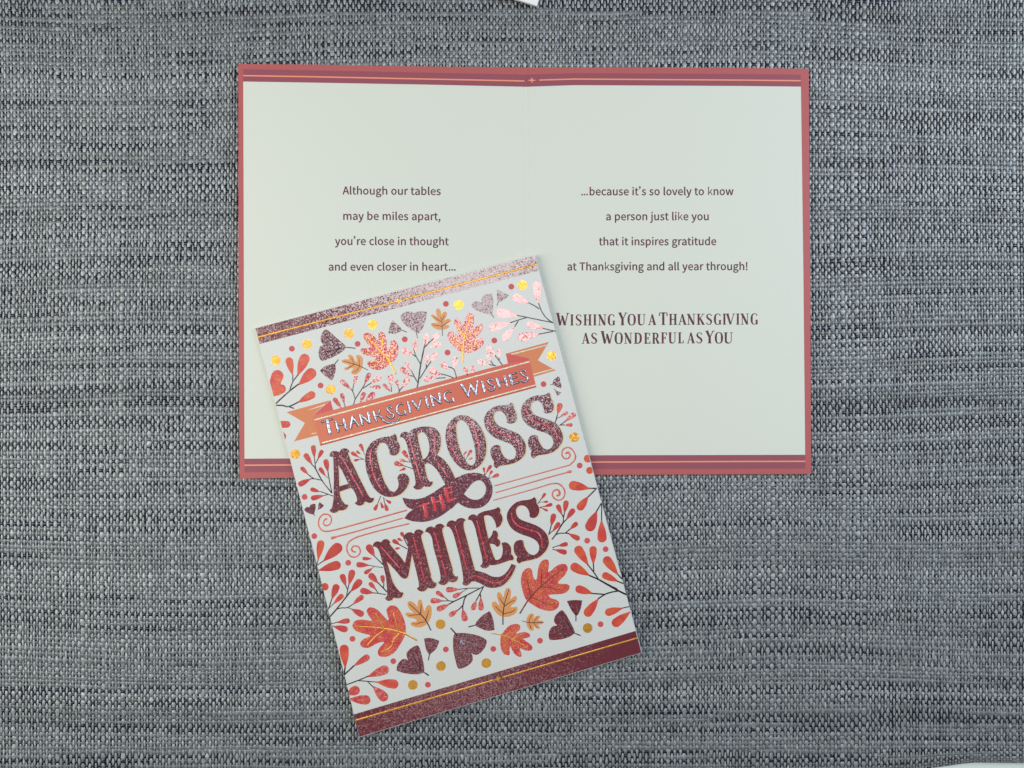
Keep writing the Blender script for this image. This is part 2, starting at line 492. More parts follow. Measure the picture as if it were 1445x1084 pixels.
# ---------------------------------------------------------------- the open card
open_c = thing("open_card", "open greeting card with two cream text pages inside a rose border, under the patterned card", "greeting card", tuple(unproject(FOLD, 670, 0.0006)))
def z_open(x, y):
    d = abs(x-FOLD)
    return 0.00125 + (0.0000046 if x < FOLD else 0.0000026)*d - 0.00022*max(0.0, 1-d/3.4)
def split_x(loop):
    """cut an outline at the fold so each piece is flat"""
    cuts = [FOLD-3.4, FOLD, FOLD+3.4]
    parts = []; lo = -1e9
    for c in cuts+[1e9]:
        p = clip_half(loop, 1, 0, c) if c < 1e8 else loop
        if lo > -1e8: p = clip_half(p, -1, 0, -lo)
        if len(p) > 2: parts.append(p)
        lo = c
    return parts
def join_fill(name, loops_groups, zf, m, parent, thick=0.00003):
    """several simple outlines -> one part"""
    V, F = [], []
    for lp in loops_groups:
        P = unproject([p[0] for p in lp], [p[1] for p in lp], [zf(p[0], p[1]) for p in lp])
        o = len(V); n = len(lp)
        for t3 in tessellate_polygon([[Vector((p[0], p[1], 0)) for p in lp]]):
            a, b, c = (P[i] for i in t3)
            if (b[0]-a[0])*(c[1]-a[1])-(b[1]-a[1])*(c[0]-a[0]) < 0: t3 = (t3[0], t3[2], t3[1])
            F.append(tuple(o+i for i in t3))
        V += P.tolist(); Q = P.copy(); Q[:, 2] -= thick; V += Q.tolist()
        for i in range(n):
            a, b = o+i, o+(i+1) % n; F.append((a, b, b+n, a+n))
    return mesh_obj(name, V, F, m, parent)
OUT = [(336.3, 90.3), (440, 91.2), (600, 94.0), (741, 95.4), (745, 95.2), (900, 95.0), (1050, 95.8), (1141.3, 97.3), (1143.4, 380), (1144.8, 669), (1050, 669.4), (840, 670.2), (743, 671.3), (600, 672.6), (415, 674.3), (338, 675.6), (336.6, 380)]
zl = lambda k: (lambda x, y: z_open(x, y) + k*0.00003)
lf = [q for q in split_x(OUT) if max(p[0] for p in q) <= FOLD+.01]; rt = [q for q in split_x(OUT) if max(p[0] for p in q) > FOLD+.01]
join_fill("left_leaf", lf, zl(0), M['rose'], open_c, 0.0003)
join_fill("right_leaf", rt, zl(0), M['rose'], open_c, 0.0003)
PT = [(343.2, 115.2), (440, 116.7), (600, 119.5), (743, 122.6), (810, 120.3), (1050, 121.5), (1130.2, 122.4)]
PB = [(1136.2, 641.9), (1050, 642.1), (840, 642.6), (743, 644), (600, 645.6), (415, 647), (345, 647.4)]
BT = [(343.0, 97.8), (440, 99.3), (600, 102.6), (743, 105.4), (810, 103.2), (1050, 104.6), (1130, 105.4)]
BB = [(1136.4, 661.3), (1050, 661.7), (840, 662), (743, 663.2), (600, 664.6), (415, 666), (345.2, 666.6)]
join_fill("top_band", split_x(BT+PT[::-1]), zl(1), M['plum'], open_c)
join_fill("bottom_band", split_x(PB[::-1]+BB), zl(1), M['plum'], open_c)
PL = [(343.2, 115.2), (440, 116.7), (600, 119.5), (FOLD, 122.6), (FOLD, 644), (600, 645.6), (415, 647), (345, 647.4)]
PR = [(FOLD, 122.6), (810, 120.3), (1050, 121.5), (1130.2, 122.4), (1133.6, 380), (1136.2, 641.9), (1050, 642.1), (840, 642.6), (FOLD, 644)]
o = join_fill("page", split_x(PL), zl(2), M['cream'], open_c); o['label'] = "cream left page with four short lines of text"
o = join_fill("page", split_x(PR), zl(2), M['cream'], open_c); o['label'] = "cream right page with four lines and a bold closing wish"
def thinline(pts, w, zf, name, m, parent):
    up = [(x, y-w/2) for x, y in pts]; dn = [(x, y+w/2) for x, y in pts]
    return join_fill(name, split_x(up+dn[::-1]), zf, m, parent)
thinline([(343.2, 106.8), (440, 108.4), (600, 111.6), (740, 114.4)], 1.9, zl(2), "pinstripe", M['salmon'], open_c)
thinline([(761, 113.1), (810, 111.7), (1050, 113.2), (1130, 114.0)], 1.9, zl(2), "pinstripe", M['salmon'], open_c)
thinline([(344.8, 656.6), (415, 656.2), (600, 654.6), (743, 653), (840, 652.2), (1050, 651.3), (1136.3, 651.1)], 1.9, zl(2), "pinstripe", M['salmon'], open_c)
def star4(cx, cy, rx, ry, ang=0, q=0.22):
    out = []
    for k in range(8):
        a = k*math.pi/4; r = (rx if k % 4 == 0 else ry) if k % 2 == 0 else min(rx, ry)*q*2
        x, y = r*math.cos(a), r*math.sin(a)
        out.append((cx+x*math.cos(ang)-y*math.sin(ang), cy+x*math.sin(ang)+y*math.cos(ang)))
    return out
fill("star", [star4(750.6, 113.4, 6.6, 4.4, 0, .2)], (lambda x, y: z_open(752, y)+0.0001), M['salmon'], open_c)

# ---- printed lines of text
GL = {'!':(45,[[(18,31),(27,31),(29,90),(29,105),(16,105),(16,90)],[(23,-2),(29,1),(32,8),(29,15),(23,18),(16,15),(13,8),(16,1)]]),',':(39,[[(11,-27),(25,-15),(31,3),(28,14),(20,18),(13,15),(11,9),(13,2),(20,0),(21,0),(18,-11),(7,-19)]]),'A':(85,[[(1,0),(14,0),(24,31),(61,31),(71,0),(85,0),(50,103),(35,103)],[(27,42),(32,57),(37,75),(42,92),(43,92),(48,75),(53,57),(58,42)]]),'T':(84,[[(35,0),(48,0),(48,92),(80,92),(80,103),(4,103),(4,92),(35,92)]]),'a':(79,[[(30,-2),(44,1),(56,9),(57,0),(68,0),(68,47),(61,69),(41,78),(24,75),(11,68),(16,59),(27,65),(39,67),(52,61),(55,48),(19,39),(8,20),(15,4)],[(34,9),(24,11),(21,21),(28,33),(55,40),(55,18),(44,11)]]),'b':(87,[[(46,-2),(69,9),(79,39),(72,67),(49,78),(37,75),(25,67),(26,81),(26,111),(13,111),(13,0),(23,0),(24,8),(25,8),(35,1)],[(44,9),(36,11),(26,17),(26,57),(36,65),(46,67),(61,60),(66,39),(60,17)]]),'c':(71,[[(43,-2),(56,1),(68,8),(62,16),(54,11),(44,9),(27,17),(20,38),(27,59),(44,67),(53,65),(60,61),(66,69),(57,75),(44,78),(18,67),(7,38),(18,9)]]),'d':(87,[[(39,-2),(52,1),(62,9),(63,0),(74,0),(74,111),(61,111),(61,82),(62,69),(52,76),(40,78),(17,67),(7,38),(16,9)],[(42,9),(26,17),(21,38),(27,59),(43,67),(52,65),(61,59),(61,19),(52,12)]]),'e':(78,[[(44,-2),(58,0),(69,6),(64,14),(55,10),(45,8),(27,16),(20,35),(71,35),(72,38),(72,42),(64,68),(41,78),(18,67),(7,38),(18,9)],[(20,44),(27,62),(42,68),(56,62),(61,44)]]),'g':(79,[[(39,-35),(67,-27),(77,-9),(70,5),(51,9),(36,9),(25,12),(22,18),(24,23),(27,27),(33,25),(38,24),(58,31),(66,51),(65,60),(60,66),(76,66),(76,76),(49,76),(44,77),(38,78),(18,71),(10,51),(13,39),(20,30),(14,24),(11,16),(13,8),(18,3),(10,-5),(7,-15),(16,-30)],[(38,33),(27,38),(22,51),(27,64),(38,69),(50,64),(55,51),(50,38)],[(40,-26),(24,-23),(18,-13),(20,-6),(26,0),(31,-1),(36,-1),(49,-1),(61,-3),(64,-11),(58,-21)]]),'h':(85,[[(13,0),(26,0),(26,55),(36,64),(46,67),(57,62),(61,46),(61,0),(74,0),(74,48),(68,70),(50,78),(37,74),(25,65),(26,81),(26,111),(13,111)]]),'i':(39,[[(13,0),(26,0),(26,76),(13,76)],[(19,92),(25,94),(28,100),(25,106),(19,109),(13,106),(11,100),(13,94)]]),'j':(39,[[(5,-34),(21,-27),(26,-9),(26,76),(13,76),(13,-9),(11,-20),(4,-24),(0,-23),(-4,-22),(-6,-32),(-1,-33)],[(19,92),(25,94),(28,100),(25,106),(19,109),(13,106),(11,100),(13,94)]]),'k':(77,[[(13,0),(25,0),(25,20),(40,37),(62,0),(76,0),(47,45),(73,76),(58,76),(26,36),(25,36),(25,111),(13,111)]]),'l':(40,[[(26,-2),(31,-1),(34,-1),(32,9),(30,9),(29,9),(27,10),(26,14),(26,111),(13,111),(13,15),(16,3)]]),'m':(130,[[(13,0),(26,0),(26,55),(36,64),(45,67),(56,62),(59,46),(59,0),(72,0),(72,55),(82,64),(91,67),(102,62),(105,46),(105,0),(118,0),(118,48),(112,70),(95,78),(82,74),(70,63),(62,74),(49,78),(36,74),(25,65),(23,76),(13,76)]]),'n':(85,[[(13,0),(26,0),(26,55),(36,64),(46,67),(57,62),(61,46),(61,0),(74,0),(74,48),(68,70),(50,78),(36,74),(25,65),(23,76),(13,76)]]),'o':(85,[[(42,-2),(67,9),(78,38),(67,67),(42,78),(18,67),(7,38),(18,9)],[(42,9),(27,17),(20,38),(27,59),(42,67),(58,59),(65,38),(58,17)]]),'p':(87,[[(13,-32),(26,-32),(26,-6),(25,7),(36,0),(46,-2),(69,9),(79,39),(72,67),(49,78),(36,75),(25,67),(23,76),(13,76)],[(44,9),(36,11),(26,17),(26,57),(36,65),(46,67),(61,60),(66,39),(60,17)]]),'r':(54,[[(13,0),(26,0),(26,49),(35,63),(45,67),(49,66),(52,65),(55,76),(51,78),(46,78),(35,74),(25,62),(23,76),(13,76)]]),'s':(66,[[(33,-2),(53,5),(60,21),(53,36),(37,44),(26,49),(21,57),(24,65),(35,68),(44,66),(52,61),(58,69),(48,75),(35,78),(16,72),(9,56),(16,42),(31,34),(43,29),(48,20),(44,12),(33,8),(21,11),(11,17),(4,9),(17,1)]]),'t':(53,[[(37,-2),(44,-1),(51,1),(48,11),(44,9),(40,9),(30,12),(28,23),(28,66),(49,66),(49,76),(28,76),(28,97),(17,97),(16,76),(4,75),(4,66),(15,66),(15,24),(20,5)]]),'u':(85,[[(35,-2),(49,2),(60,12),(61,12),(62,0),(72,0),(72,76),(60,76),(60,22),(49,12),(39,9),(28,14),(25,29),(25,76),(12,76),(12,28),(17,6)]]),'v':(73,[[(29,0),(44,0),(71,76),(59,76),(44,33),(41,22),(37,10),(36,10),(33,22),(29,33),(15,76),(2,76)]]),'w':(112,[[(25,0),(40,0),(51,41),(53,52),(56,63),(59,52),(62,41),(73,0),(88,0),(109,76),(96,76),(85,32),(83,21),(81,11),(80,11),(77,21),(75,32),(63,76),(50,76),(38,32),(36,21),(33,11),(30,21),(28,32),(17,76),(4,76)]]),'y':(73,[[(14,-33),(32,-25),(43,-6),(71,76),(59,76),(45,34),(42,23),(39,12),(38,12),(34,23),(31,34),(15,76),(2,76),(32,0),(31,-6),(24,-18),(14,-22),(10,-22),(8,-21),(5,-31),(9,-32)]]),'’':(140,[[(7,84),(10,79),(22,89),(27,105),(24,114),(16,118),(9,115),(7,109),(9,103),(15,100),(18,100),(19,101),(16,92)]]),'…':(140,[[(23,62),(17,60),(14,53),(17,47),(23,44),(30,47),(33,53),(30,60)],[(70,62),(63,60),(61,53),(63,47),(70,44),(77,47),(79,53),(77,60)],[(117,62),(110,60),(107,53),(110,47),(117,44),(123,47),(126,53),(123,60)]])}
GL['\u2019'] = (40, [[(x-min(p[0] for p in GL['\u2019'][1][0])+8, y) for x, y in GL['\u2019'][1][0]]])
_d = GL['\u2026'][1][0]; _m = min(p[0] for p in _d); _b = min(p[1] for p in _d)
GL['\u2026'] = (112, [[(x-_m+12+34*k, y-_b) for x, y in _d] for k in range(3)])
def embolden(l, d):
    """grow an outline by d font units (holes shrink: their winding is opposite)"""
    n = len(l); ar = sum(l[i-1][0]*l[i][1]-l[i][0]*l[i-1][1] for i in range(n))
    out = []
    for i in range(n):
        a, b, c = l[i-1], l[i], l[(i+1) % n]
        nx, ny = (c[1]-a[1]), -(c[0]-a[0]); q = math.hypot(nx, ny) or 1
        out.append((b[0]+nx/q*d*(1 if ar > 0 else -1), b[1]+ny/q*d*(1 if ar > 0 else -1)))
    return out
def in_loop(p, l):
    c = False
    for i in range(len(l)):
        a, b = l[i], l[i-1]
        if (a[1] > p[1]) != (b[1] > p[1]) and p[0] < (b[0]-a[0])*(p[1]-a[1])/(b[1]-a[1])+a[0]: c = not c
    return c
def text_line(s, x0, x1, y0, y1, xh=8.1, m=None):
    """x0..x1 extent and y0..y1 baseline in photo pixels"""
    s_ref = xh/195*1.0
    pen = 0; items = []; kset = set()
    for ch in s:
        if ch == ' ': pen += 36; continue
        adv, loops = GL[ch]; kset |= {pen} if ch == 'k' else set(); items.append((pen, loops)); pen += adv
    xs = [p[0]+pn for pn, lp in items for l in lp for p in l]; a, b = min(xs), max(xs)
    sx = (x1-x0)/(b-a); sy = xh/XH
    V, F = [], []
    for pn, lps in items:
        L2 = []
        for l in lps:
            l0 = l; l = embolden(l, (0.0 if pn in kset else 2.6) if not any(m_ is not l and in_loop(l[0], m_) for m_ in lps) else -2.6)
            L2.append([(x0+(p[0]+pn-a)*sx, y0+(y1-y0)*((p[0]+pn-a)*sx/(x1-x0)) - p[1]*sy) for p in l])
        flat = [p for l in L2 for p in l]
        P = unproject([p[0] for p in flat], [p[1] for p in flat], [z_open(*p)+0.00009 for p in flat])
        o = len(V)
        for t3 in tess_islands(L2):
            A, B, C = (P[i] for i in t3)
            if (B[0]-A[0])*(C[1]-A[1])-(B[1]-A[1])*(C[0]-A[0]) < 0: t3 = (t3[0], t3[2], t3[1])
            F.append(tuple(o+i for i in t3))
        V += P.tolist()
    return mesh_obj("text_line", V, F, M['text'], open_c)
XH = max(p[1] for p in GL['v'][1][0])
for a in (("Although our tables", 483.6, 621.8, 274.4, 275.3), ("may be miles apart,", 484.6, 621.4, 310.2, 310.9),
          ("you\u2019re close in thought", 472.8, 633.1, 345.7, 346.2), ("and even closer in heart\u2026", 463.9, 642.8, 381.9, 382.0),
          ("\u2026because it\u2019s so lovely to know", 820.5, 1035, 275.7, 275.4), ("a person just like you", 855.4, 999.8, 310.9, 310.8),
          ("that it inspires gratitude", 845.4, 1010.5, 346.3, 346.0), ("at Thanksgiving and all year through!", 800.7, 1054.6, 381.7, 381.2)):
    text_line(*a)
# ---- the bold closing wish: condensed capitals with flared stems and wedge serifs, in a unit box (x over width, y up)
T_, t_ = .19, .065
def stem(x, w=T_, y0=0.0, y1=1.0): return [([(x, y0), (x, y0+.14), (x, .5), (x, y1-.14), (x, y1)], [w*1.25, w*.92, w*1.02, w*.92, w*1.25])]
def ser(x, y, w=.20): return [([(x-w, y), (x+w, y)], [.05, .06])]
GD = {
 'I': (.30, stem(.15)+ser(.15, .03, .15)+ser(.15, .97, .15)),
 'H': (.75, stem(.17)+stem(.58)+ser(.17, .03, .16)+ser(.17, .97, .16)+ser(.58, .03, .16)+ser(.58, .97, .16)+[([(.17, .5), (.58, .5)], t_)]),
 'N': (.77, [([(.16, 0), (.16, 1)], t_), ([(.13, .98), (.60, .03)], T_*1.1), ([(.62, 0), (.62, 1)], t_)]+ser(.16, .03, .13)+ser(.62, .97, .13)+ser(.13, .97, .12)),
 'W': (1.05, [([(.12, 1), (.33, .02)], [T_*1.1, T_]), ([(.33, .03), (.52, .78)], t_), ([(.48, .78), (.70, .02)], [T_*.9, T_]), ([(.70, .03), (.93, 1)], t_*1.1)]+ser(.12, .97, .14)+ser(.93, .97, .12)),
 'V': (.78, [([(.12, 1), (.40, .02)], [T_*1.15, T_*.9]), ([(.40, .03), (.68, 1)], t_*1.1)]+ser(.13, .97, .14)+ser(.68, .97, .12)),
 'A': (.72, [([(.34, .98), (.58, .02)], [T_*.8, T_*1.2]), ([(.33, .9), (.10, .02)], t_*1.1), ([(.2, .32), (.5, .32)], t_)]+ser(.10, .03, .11)+ser(.58, .03, .14)),
 'T': (.74, stem(.36)+[([(.05, .95), (.67, .95)], .07), ([(.06, .95), (.05, .72)], [.06, .11]), ([(.66, .95), (.67, .72)], [.06, .11])]+ser(.36, .03, .15)),
 'Y': (.80, [([(.36, .5), (.36, 0)], [T_, T_*1.1]), ([(.12, 1), (.36, .48)], [T_*1.15, T_*.9]), ([(.38, .46), (.66, 1)], t_*1.1)]+ser(.36, .03, .15)+ser(.12, .97, .14)+ser(.66, .97, .12)),
 'K': (.72, stem(.17)+[([(.22, .48), (.55, .95)], t_), ([(.30, .58), (.58, .03)], [T_*.8, T_*1.15])]+ser(.17, .03, .16)+ser(.17, .97, .16)+ser(.56, .97, .12)+ser(.58, .03, .12)),
 'U': (.70, [([(.15, 1), (.15, .4), (.17, .14), (.3, .04), (.45, .05), (.56, .2), (.57, .5), (.57, 1)], [T_*1.15, T_, T_, T_*.7, t_, t_, t_, t_])]+ser(.15, .97, .15)+ser(.57, .97, .12)),
 'L': (.56, stem(.17)+[([(.17, .04), (.45, .05)], .07), ([(.46, .02), (.47, .28)], [.10, .05])]+ser(.15, .03, .13)+ser(.17, .97, .16)),
 'F': (.58, stem(.17)+[([(.17, .95), (.50, .95)], .07), ([(.50, .98), (.50, .74)], [.06, .11]), ([(.2, .5), (.36, .5)], t_), ([(.38, .62), (.38, .38)], .08)]+ser(.17, .03, .16)+ser(.14, .97, .12)),
 'E': (.60, stem(.17)+[([(.17, .95), (.50, .95)], .07), ([(.50, .98), (.50, .74)], [.06, .11]), ([(.2, .5), (.36, .5)], t_), ([(.38, .62), (.38, .38)], .08), ([(.17, .05), (.52, .05)], .07), ([(.53, .02), (.53, .26)], [.11, .05])]+ser(.14, .97, .12)+ser(.14, .03, .12)),
 'O': (.74, [([(.37, .98), (.2, .93), (.12, .72), (.11, .5), (.12, .28), (.2, .07), (.37, .02)], [t_, .12, T_, T_*1.1, T_, .12, t_]), ([(.37, .98), (.54, .93), (.62, .72), (.63, .5), (.62, .28), (.54, .07), (.37, .02)], [t_, .12, T_, T_*1.1, T_, .12, t_])]),
 'D': (.72, stem(.17)+[([(.17, .96), (.40, .94), (.56, .78), (.59, .5), (.56, .22), (.40, .06), (.17, .04)], [t_, .11, T_, T_*1.1, T_, .11, t_])]+ser(.13, .97, .12)+ser(.13, .03, .12)),
 'R': (.74, stem(.17)+[([(.17, .96), (.42, .94), (.52, .82), (.52, .64), (.42, .5), (.22, .48)], [t_, .10, T_*.9, T_*.9, .10, t_]), ([(.38, .5), (.60, .03)], [T_*.8, T_*1.15])]+ser(.14, .97, .12)+ser(.17, .03, .15)+ser(.61, .03, .10)),
 'S': (.60, [([(.50, .80), (.44, .93), (.3, .97), (.15, .88), (.13, .70), (.26, .54), (.42, .42), (.49, .27), (.42, .08), (.28, .03), (.14, .07), (.09, .2)], [.12, .07, .07, .12, T_*.9, T_, T_, T_*.9, .10, .07, .07, .12])]),
 'G': (.72, [([(.58, .80), (.52, .93), (.38, .98), (.2, .91), (.12, .72), (.11, .5), (.12, .28), (.2, .08), (.36, .02), (.52, .07)], [.12, .07, t_, .12, T_, T_*1.1, T_, .12, t_, .08]), ([(.55, .02), (.55, .40)], [T_, T_*.9]), ([(.44, .40), (.66, .40)], .06)]),
}
def wish_letter(ch, x0, x1, base, h):
    wd, st_ = GD[ch]; sx = (x1-x0)/wd
    k = 0; V, F = [], []
    for pts, w in st_:
        p2 = [(x0+p[0]*sx, base-p[1]*h) for p in (smooth_open(pts, 3) if len(pts) > 4 else pts)]
        wv = ([q*h*.93 for q in w] if isinstance(w, list) else w*h*.93)
        lp = ribbon(p2, wv, cap=False)
        zz = lambda x, y, k=k: z_open(x, y)+0.00009+k*0.000004
        P = unproject([p[0] for p in lp], [p[1] for p in lp], [zz(*p) for p in lp]); n = len(lp)//2; o = len(V)
        V += P.tolist()
        for i in range(n-1):
            a, b, c, d = o+i, o+i+1, o+2*n-2-i, o+2*n-1-i
            F.append((d, c, b, a))
        k += 1
    G = []
    for q in F:
        a, b, c = V[q[0]], V[q[1]], V[q[2]]
        G.append(q if (b[0]-a[0])*(c[1]-a[1])-(b[1]-a[1])*(c[0]-a[0]) > 0 else q[::-1])
    mesh_obj("wish_letter", V, G, M['text'], open_c)
sA = 150/1439
L1 = [('W', 45, 225), ('I', 238, 282), ('S', 303, 397), ('H', 413, 530), ('I', 548, 592), ('N', 610, 730), ('G', 743, 852), ('Y', 888, 1014), ('O', 1010, 1127), ('U', 1143, 1257), ('A', 1292, 1402)]
L2_ = [('T', 93, 217), ('H', 228, 342), ('A', 355, 470), ('N', 470, 592), ('K', 604, 718), ('S', 726, 820), ('G', 836, 947), ('I', 958, 1003), ('V', 1000, 1125), ('I', 1140, 1185), ('N', 1198, 1317), ('G', 1333, 1443)]
for ch, a, b in L1:
    big = ch in 'WY'; wish_letter(ch, 780+a*sA, 780+b*sA, 430+(284-(a/1400)*7)*sA, (172 if big else 150)*sA)
for ch, a, b in L2_:
    wish_letter(ch, 920+a*sA, 920+b*sA, 430+(276-(a/1400)*7)*sA, (172 if ch == 'T' else 150)*sA)
L3 = [('A', 393, 500), ('S', 513, 607), ('W', 650, 832), ('O', 835, 952), ('N', 963, 1080), ('D', 1098, 1212), ('E', 1233, 1327), ('R', 1343, 1450)]
L4 = [('F', 118, 212), ('U', 223, 332), ('L', 348, 440), ('A', 473, 582), ('S', 593, 690), ('Y', 723, 852), ('O', 848, 965), ('U', 973, 1097)]
for ch, a, b in L3: wish_letter(ch, 780+a*sA, 780+b*sA, 430+530*sA, (172 if ch == 'W' else 150)*sA)
for ch, a, b in L4: wish_letter(ch, 920+a*sA, 920+b*sA, 430+525*sA, (172 if ch == 'Y' else 150)*sA)

# ---------------------------------------------------------------- white sheet at the top edge
def flat_sheet(name, quad, z, thick, m, parent=None):
    return join_fill(name, [quad], lambda x, y: z, m, parent, thick)
wp = flat_sheet("paper_sheet", [(757.8, 8.2), (700, -9.8), (520, -66), (600, -330), (838, -256)], 0.0042, 0.0012, M['white'])
wp['label'] = "bright white paper sheet poking in at the top edge above the open card"; wp['category'] = "paper"

# ---------------------------------------------------------------- the closed front card
ZC = 0.0043
front = thing("closed_card", "closed card with autumn leaf pattern and plum foil lettering, lying tilted on the open card", "greeting card", tuple(unproject(632, 700, ZC)))
zc = lambda k: (lambda x, y: ZC + k*0.00003)
LEFT = [(360.2, 463.3), (395.2, 593.2), (447.5, 797.4), (486, 951.9), (507, 1040.4)]
CARD = [(754.8, 360.4), (905.2, 921.3)] + LEFT[::-1]
join_fill("back_leaf", [[(x+(0.6 if x > 700 else 0.9), y-1.0) for x, y in CARD]], lambda x, y: ZC-0.0009, M['cardstock'], front, 0.0003)
join_fill("front_leaf", [CARD], zc(0), M['pearl'], front, 0.00032)
# spine joining the two leaves along the left side
Vs = []; 
for p in LEFT:
    a = unproject(p[0], p[1], ZC-0.0003); b = unproject(p[0]+.9, p[1]-1.0, ZC-0.0009)
    Vs += [a.tolist(), b.tolist()]
mesh_obj("spine", Vs, [(2*i, 2*i+1, 2*i+3, 2*i+2) for i in range(4)], M['cardstock'], front)

def card_clip(lp):
    cy = sum(p[1] for p in lp)/len(lp); cx = sum(p[0] for p in lp)/len(lp)
    for a, b in list(zip(LEFT, LEFT[1:])):
        if a[1]-0.01 <= min(max(cy, 463.5), 1040) <= b[1]+.01: break
    dx, dy = b[0]-a[0], b[1]-a[1]
    # keep the right side of the left edge
    if cx < a[0]+150:
        lp = clip_half(lp, -dy, dx, -dy*a[0]+dx*a[1]-0.15*math.hypot(dx, dy))
    a, b = (754.8, 360.4), (905.2, 921.3); dx, dy = b[0]-a[0], b[1]-a[1]
    if cx > 740: lp = clip_half(lp, dy, -dx, dy*a[0]-dx*a[1]-0.15*math.hypot(dx, dy))
    return lp
def art(name, loops, layer, m, parent=front, clip=True):
    if clip: loops = [card_clip(loops[0])]+loops[1:]
    if len(loops[0]) < 3: return None
    return fill(name, loops, zc(layer), m, parent)

art("header_band", [[(360.4, 463.4), (754.6, 360.7), (760.0, 382.0), (366.4, 485.6)]], 1, M['f_plum'])
art("footer_band", [[(499.2, 1008.2), (896.9, 890.4), (905.1, 921.0), (507.1, 1040.0)]], 1, M['f_plum'])
def gline(a, b, w, name="foil_line", m='f_gold'):
    return strokes(name, [([a, ((a[0]+b[0])/2, (a[1]+b[1])/2), b], w)], zc(1.4), M[m], front, 0.00006)
gline((365, 475.6), (556, 426.4), 2.5); gline((568.5, 422.8), (756.2, 373.4), 2.7)
gline((503, 1016.6), (695, 960.5), 2.3); gline((710, 955.9), (899.2, 900.5), 2.0)
fill("star", [star4(562, 425, 6.2, 4.6, -0.25, .22)], zc(2), M['f_gold'], front)
fill("star", [star4(702.5, 958.2, 5.8, 4.8, -0.28, .24)], zc(2), M['f_gold'], front)

# ---- banner
art("banner_tail", [fr(400, 540, 120, [(50, 503), (790, 300), (500, 550), (540, 700), (592, 893), (180, 1000), (365, 685)])], 1, M['tail'])
art("banner_fold", [fr(400, 540, 120, [(800, 300), (845, 472), (500, 557)])], 1.5, M['fold'])
art("banner_tail", [fr(690, 470, 120, [(285, 350), (1020, 150), (830, 465), (1135, 635), (765, 745), (690, 480), (640, 425)])], 1, M['tail'])
art("banner_fold", [fr(690, 470, 120, [(285, 350), (400, 368), (670, 432), (690, 462), (325, 523)])], 1.5, M['fold'])
art("banner", [[(441.4, 586.5), (470.2, 578.6), (690, 519.8), (717, 513), (747.2, 508.2), (756.7, 546.3), (452, 629)]], 2, M['banner'])
art("banner_edge", [[(451.6, 627.3), (756.2, 544.4), (756.8, 546.6), (452.1, 629.3)]], 2.4, M['rust'])
for a, b, w in (((444.5, 592.6), (747, 510.5), 2.0), ((455, 625.3), (755.4, 543.6), 1.9)):
    strokes("banner_trim", [([a, ((a[0]+b[0])/2+.3, (a[1]+b[1])/2), b], w)], zc(2.5), M['cream_line'], front, .00006)
z1 = fr(400, 540, 120, [(420, 465), (560, 425), (700, 375), (480, 872), (560, 855)]); z2 = fr(690, 470, 120, [(385, 362), (985, 205), (760, 705), (1075, 618)])
strokes("banner_trim", [(z1[:3], [.5, 1.6, 1.8])], zc(1.2), M['cream_line'], front); strokes("banner_trim", [(z1[3:], 1.4)], zc(1.2), M['cream_line'], front)
strokes("banner_trim", [(z2[:2], 1.8)], zc(1.2), M['cream_line'], front); strokes("banner_trim", [(z2[2:], 1.8)], zc(1.2), M['cream_line'], front)

FA, FZ, FB = (440, 550, 120), (540, 535, 120), (640, 510, 120)
HAND = [
 (FA, [([(170, 548), (260, 520), (350, 495)], 24), ([(265, 520), (285, 640), (312, 745)], 50)]),
 (FA, [([(410, 540), (455, 708)], 40), ([(543, 500), (588, 678)], 40), ([(430, 615), (560, 572)], 22)]),
 (FA, [([(690, 460), (663, 652)], 38), ([(690, 460), (795, 610)], 32), ([(685, 572), (750, 552)], 18)]),
 (FA, [([(822, 425), (865, 595)], 38), ([(832, 430), (985, 560)], 38), ([(955, 385), (990, 560)], 36)]),
 (FA, [([(1050, 370), (1100, 530)], 38), ([(1150, 335), (1140, 395), (1095, 438)], 20), ([(1095, 432), (1170, 455), (1230, 528), (1320, 566), (1400, 560), (1455, 530), (1492, 458)], [24, 28, 34, 30, 26, 22, 18])]),
 (FZ, [([(158, 490), (120, 462), (78, 498), (118, 560), (180, 600), (180, 648), (130, 662), (75, 620)], 27)]),
 (FZ, [([(345, 432), (305, 415), (255, 450), (240, 530), (275, 590), (330, 602), (385, 580)], [22, 22, 34, 36, 30, 24, 22]), ([(378, 540), (395, 605)], 22)]),
 (FZ, [([(430, 385), (470, 560)], 38)]),
 (FZ, [([(508, 370), (608, 512)], 40), ([(610, 515), (655, 325)], 22)]),
 (FZ, [([(735, 305), (775, 480)], 40)]),
 (FZ, [([(820, 280), (865, 455)], 40), ([(830, 285), (985, 405)], 38), ([(960, 240), (988, 408)], 36)]),
 (FZ, [([(1160, 218), (1110, 203), (1060, 245), (1055, 310), (1095, 368), (1155, 378), (1200, 350)], [22, 22, 34, 36, 30, 24, 22]), ([(1192, 320), (1210, 385)], 22)]),
 (FB, [([(135, 390), (255, 590)], 42), ([(255, 590), (288, 385)], 24), ([(288, 385), (385, 555)], 40), ([(385, 555), (403, 325)], 24)]),
 (FB, [([(485, 345), (530, 515)], 40)]),
 (FB, [([(668, 325), (620, 300), (582, 335), (620, 385), (692, 420), (692, 468), (640, 495), (588, 460)], 26)]),
 (FB, [([(730, 285), (785, 440)], 40), ([(865, 250), (910, 415)], 40), ([(755, 362), (890, 325)], 20)]),
 (FB, [([(955, 225), (995, 385)], 46), ([(945, 222), (1070, 195)], 22), ([(975, 292), (1075, 265)], 20), ([(990, 388), (1115, 350)], 24)]),
 (FB, [([(1222, 172), (1180, 146), (1142, 182), (1182, 232), (1252, 268), (1252, 322), (1200, 350), (1148, 320)], 26)]),
]
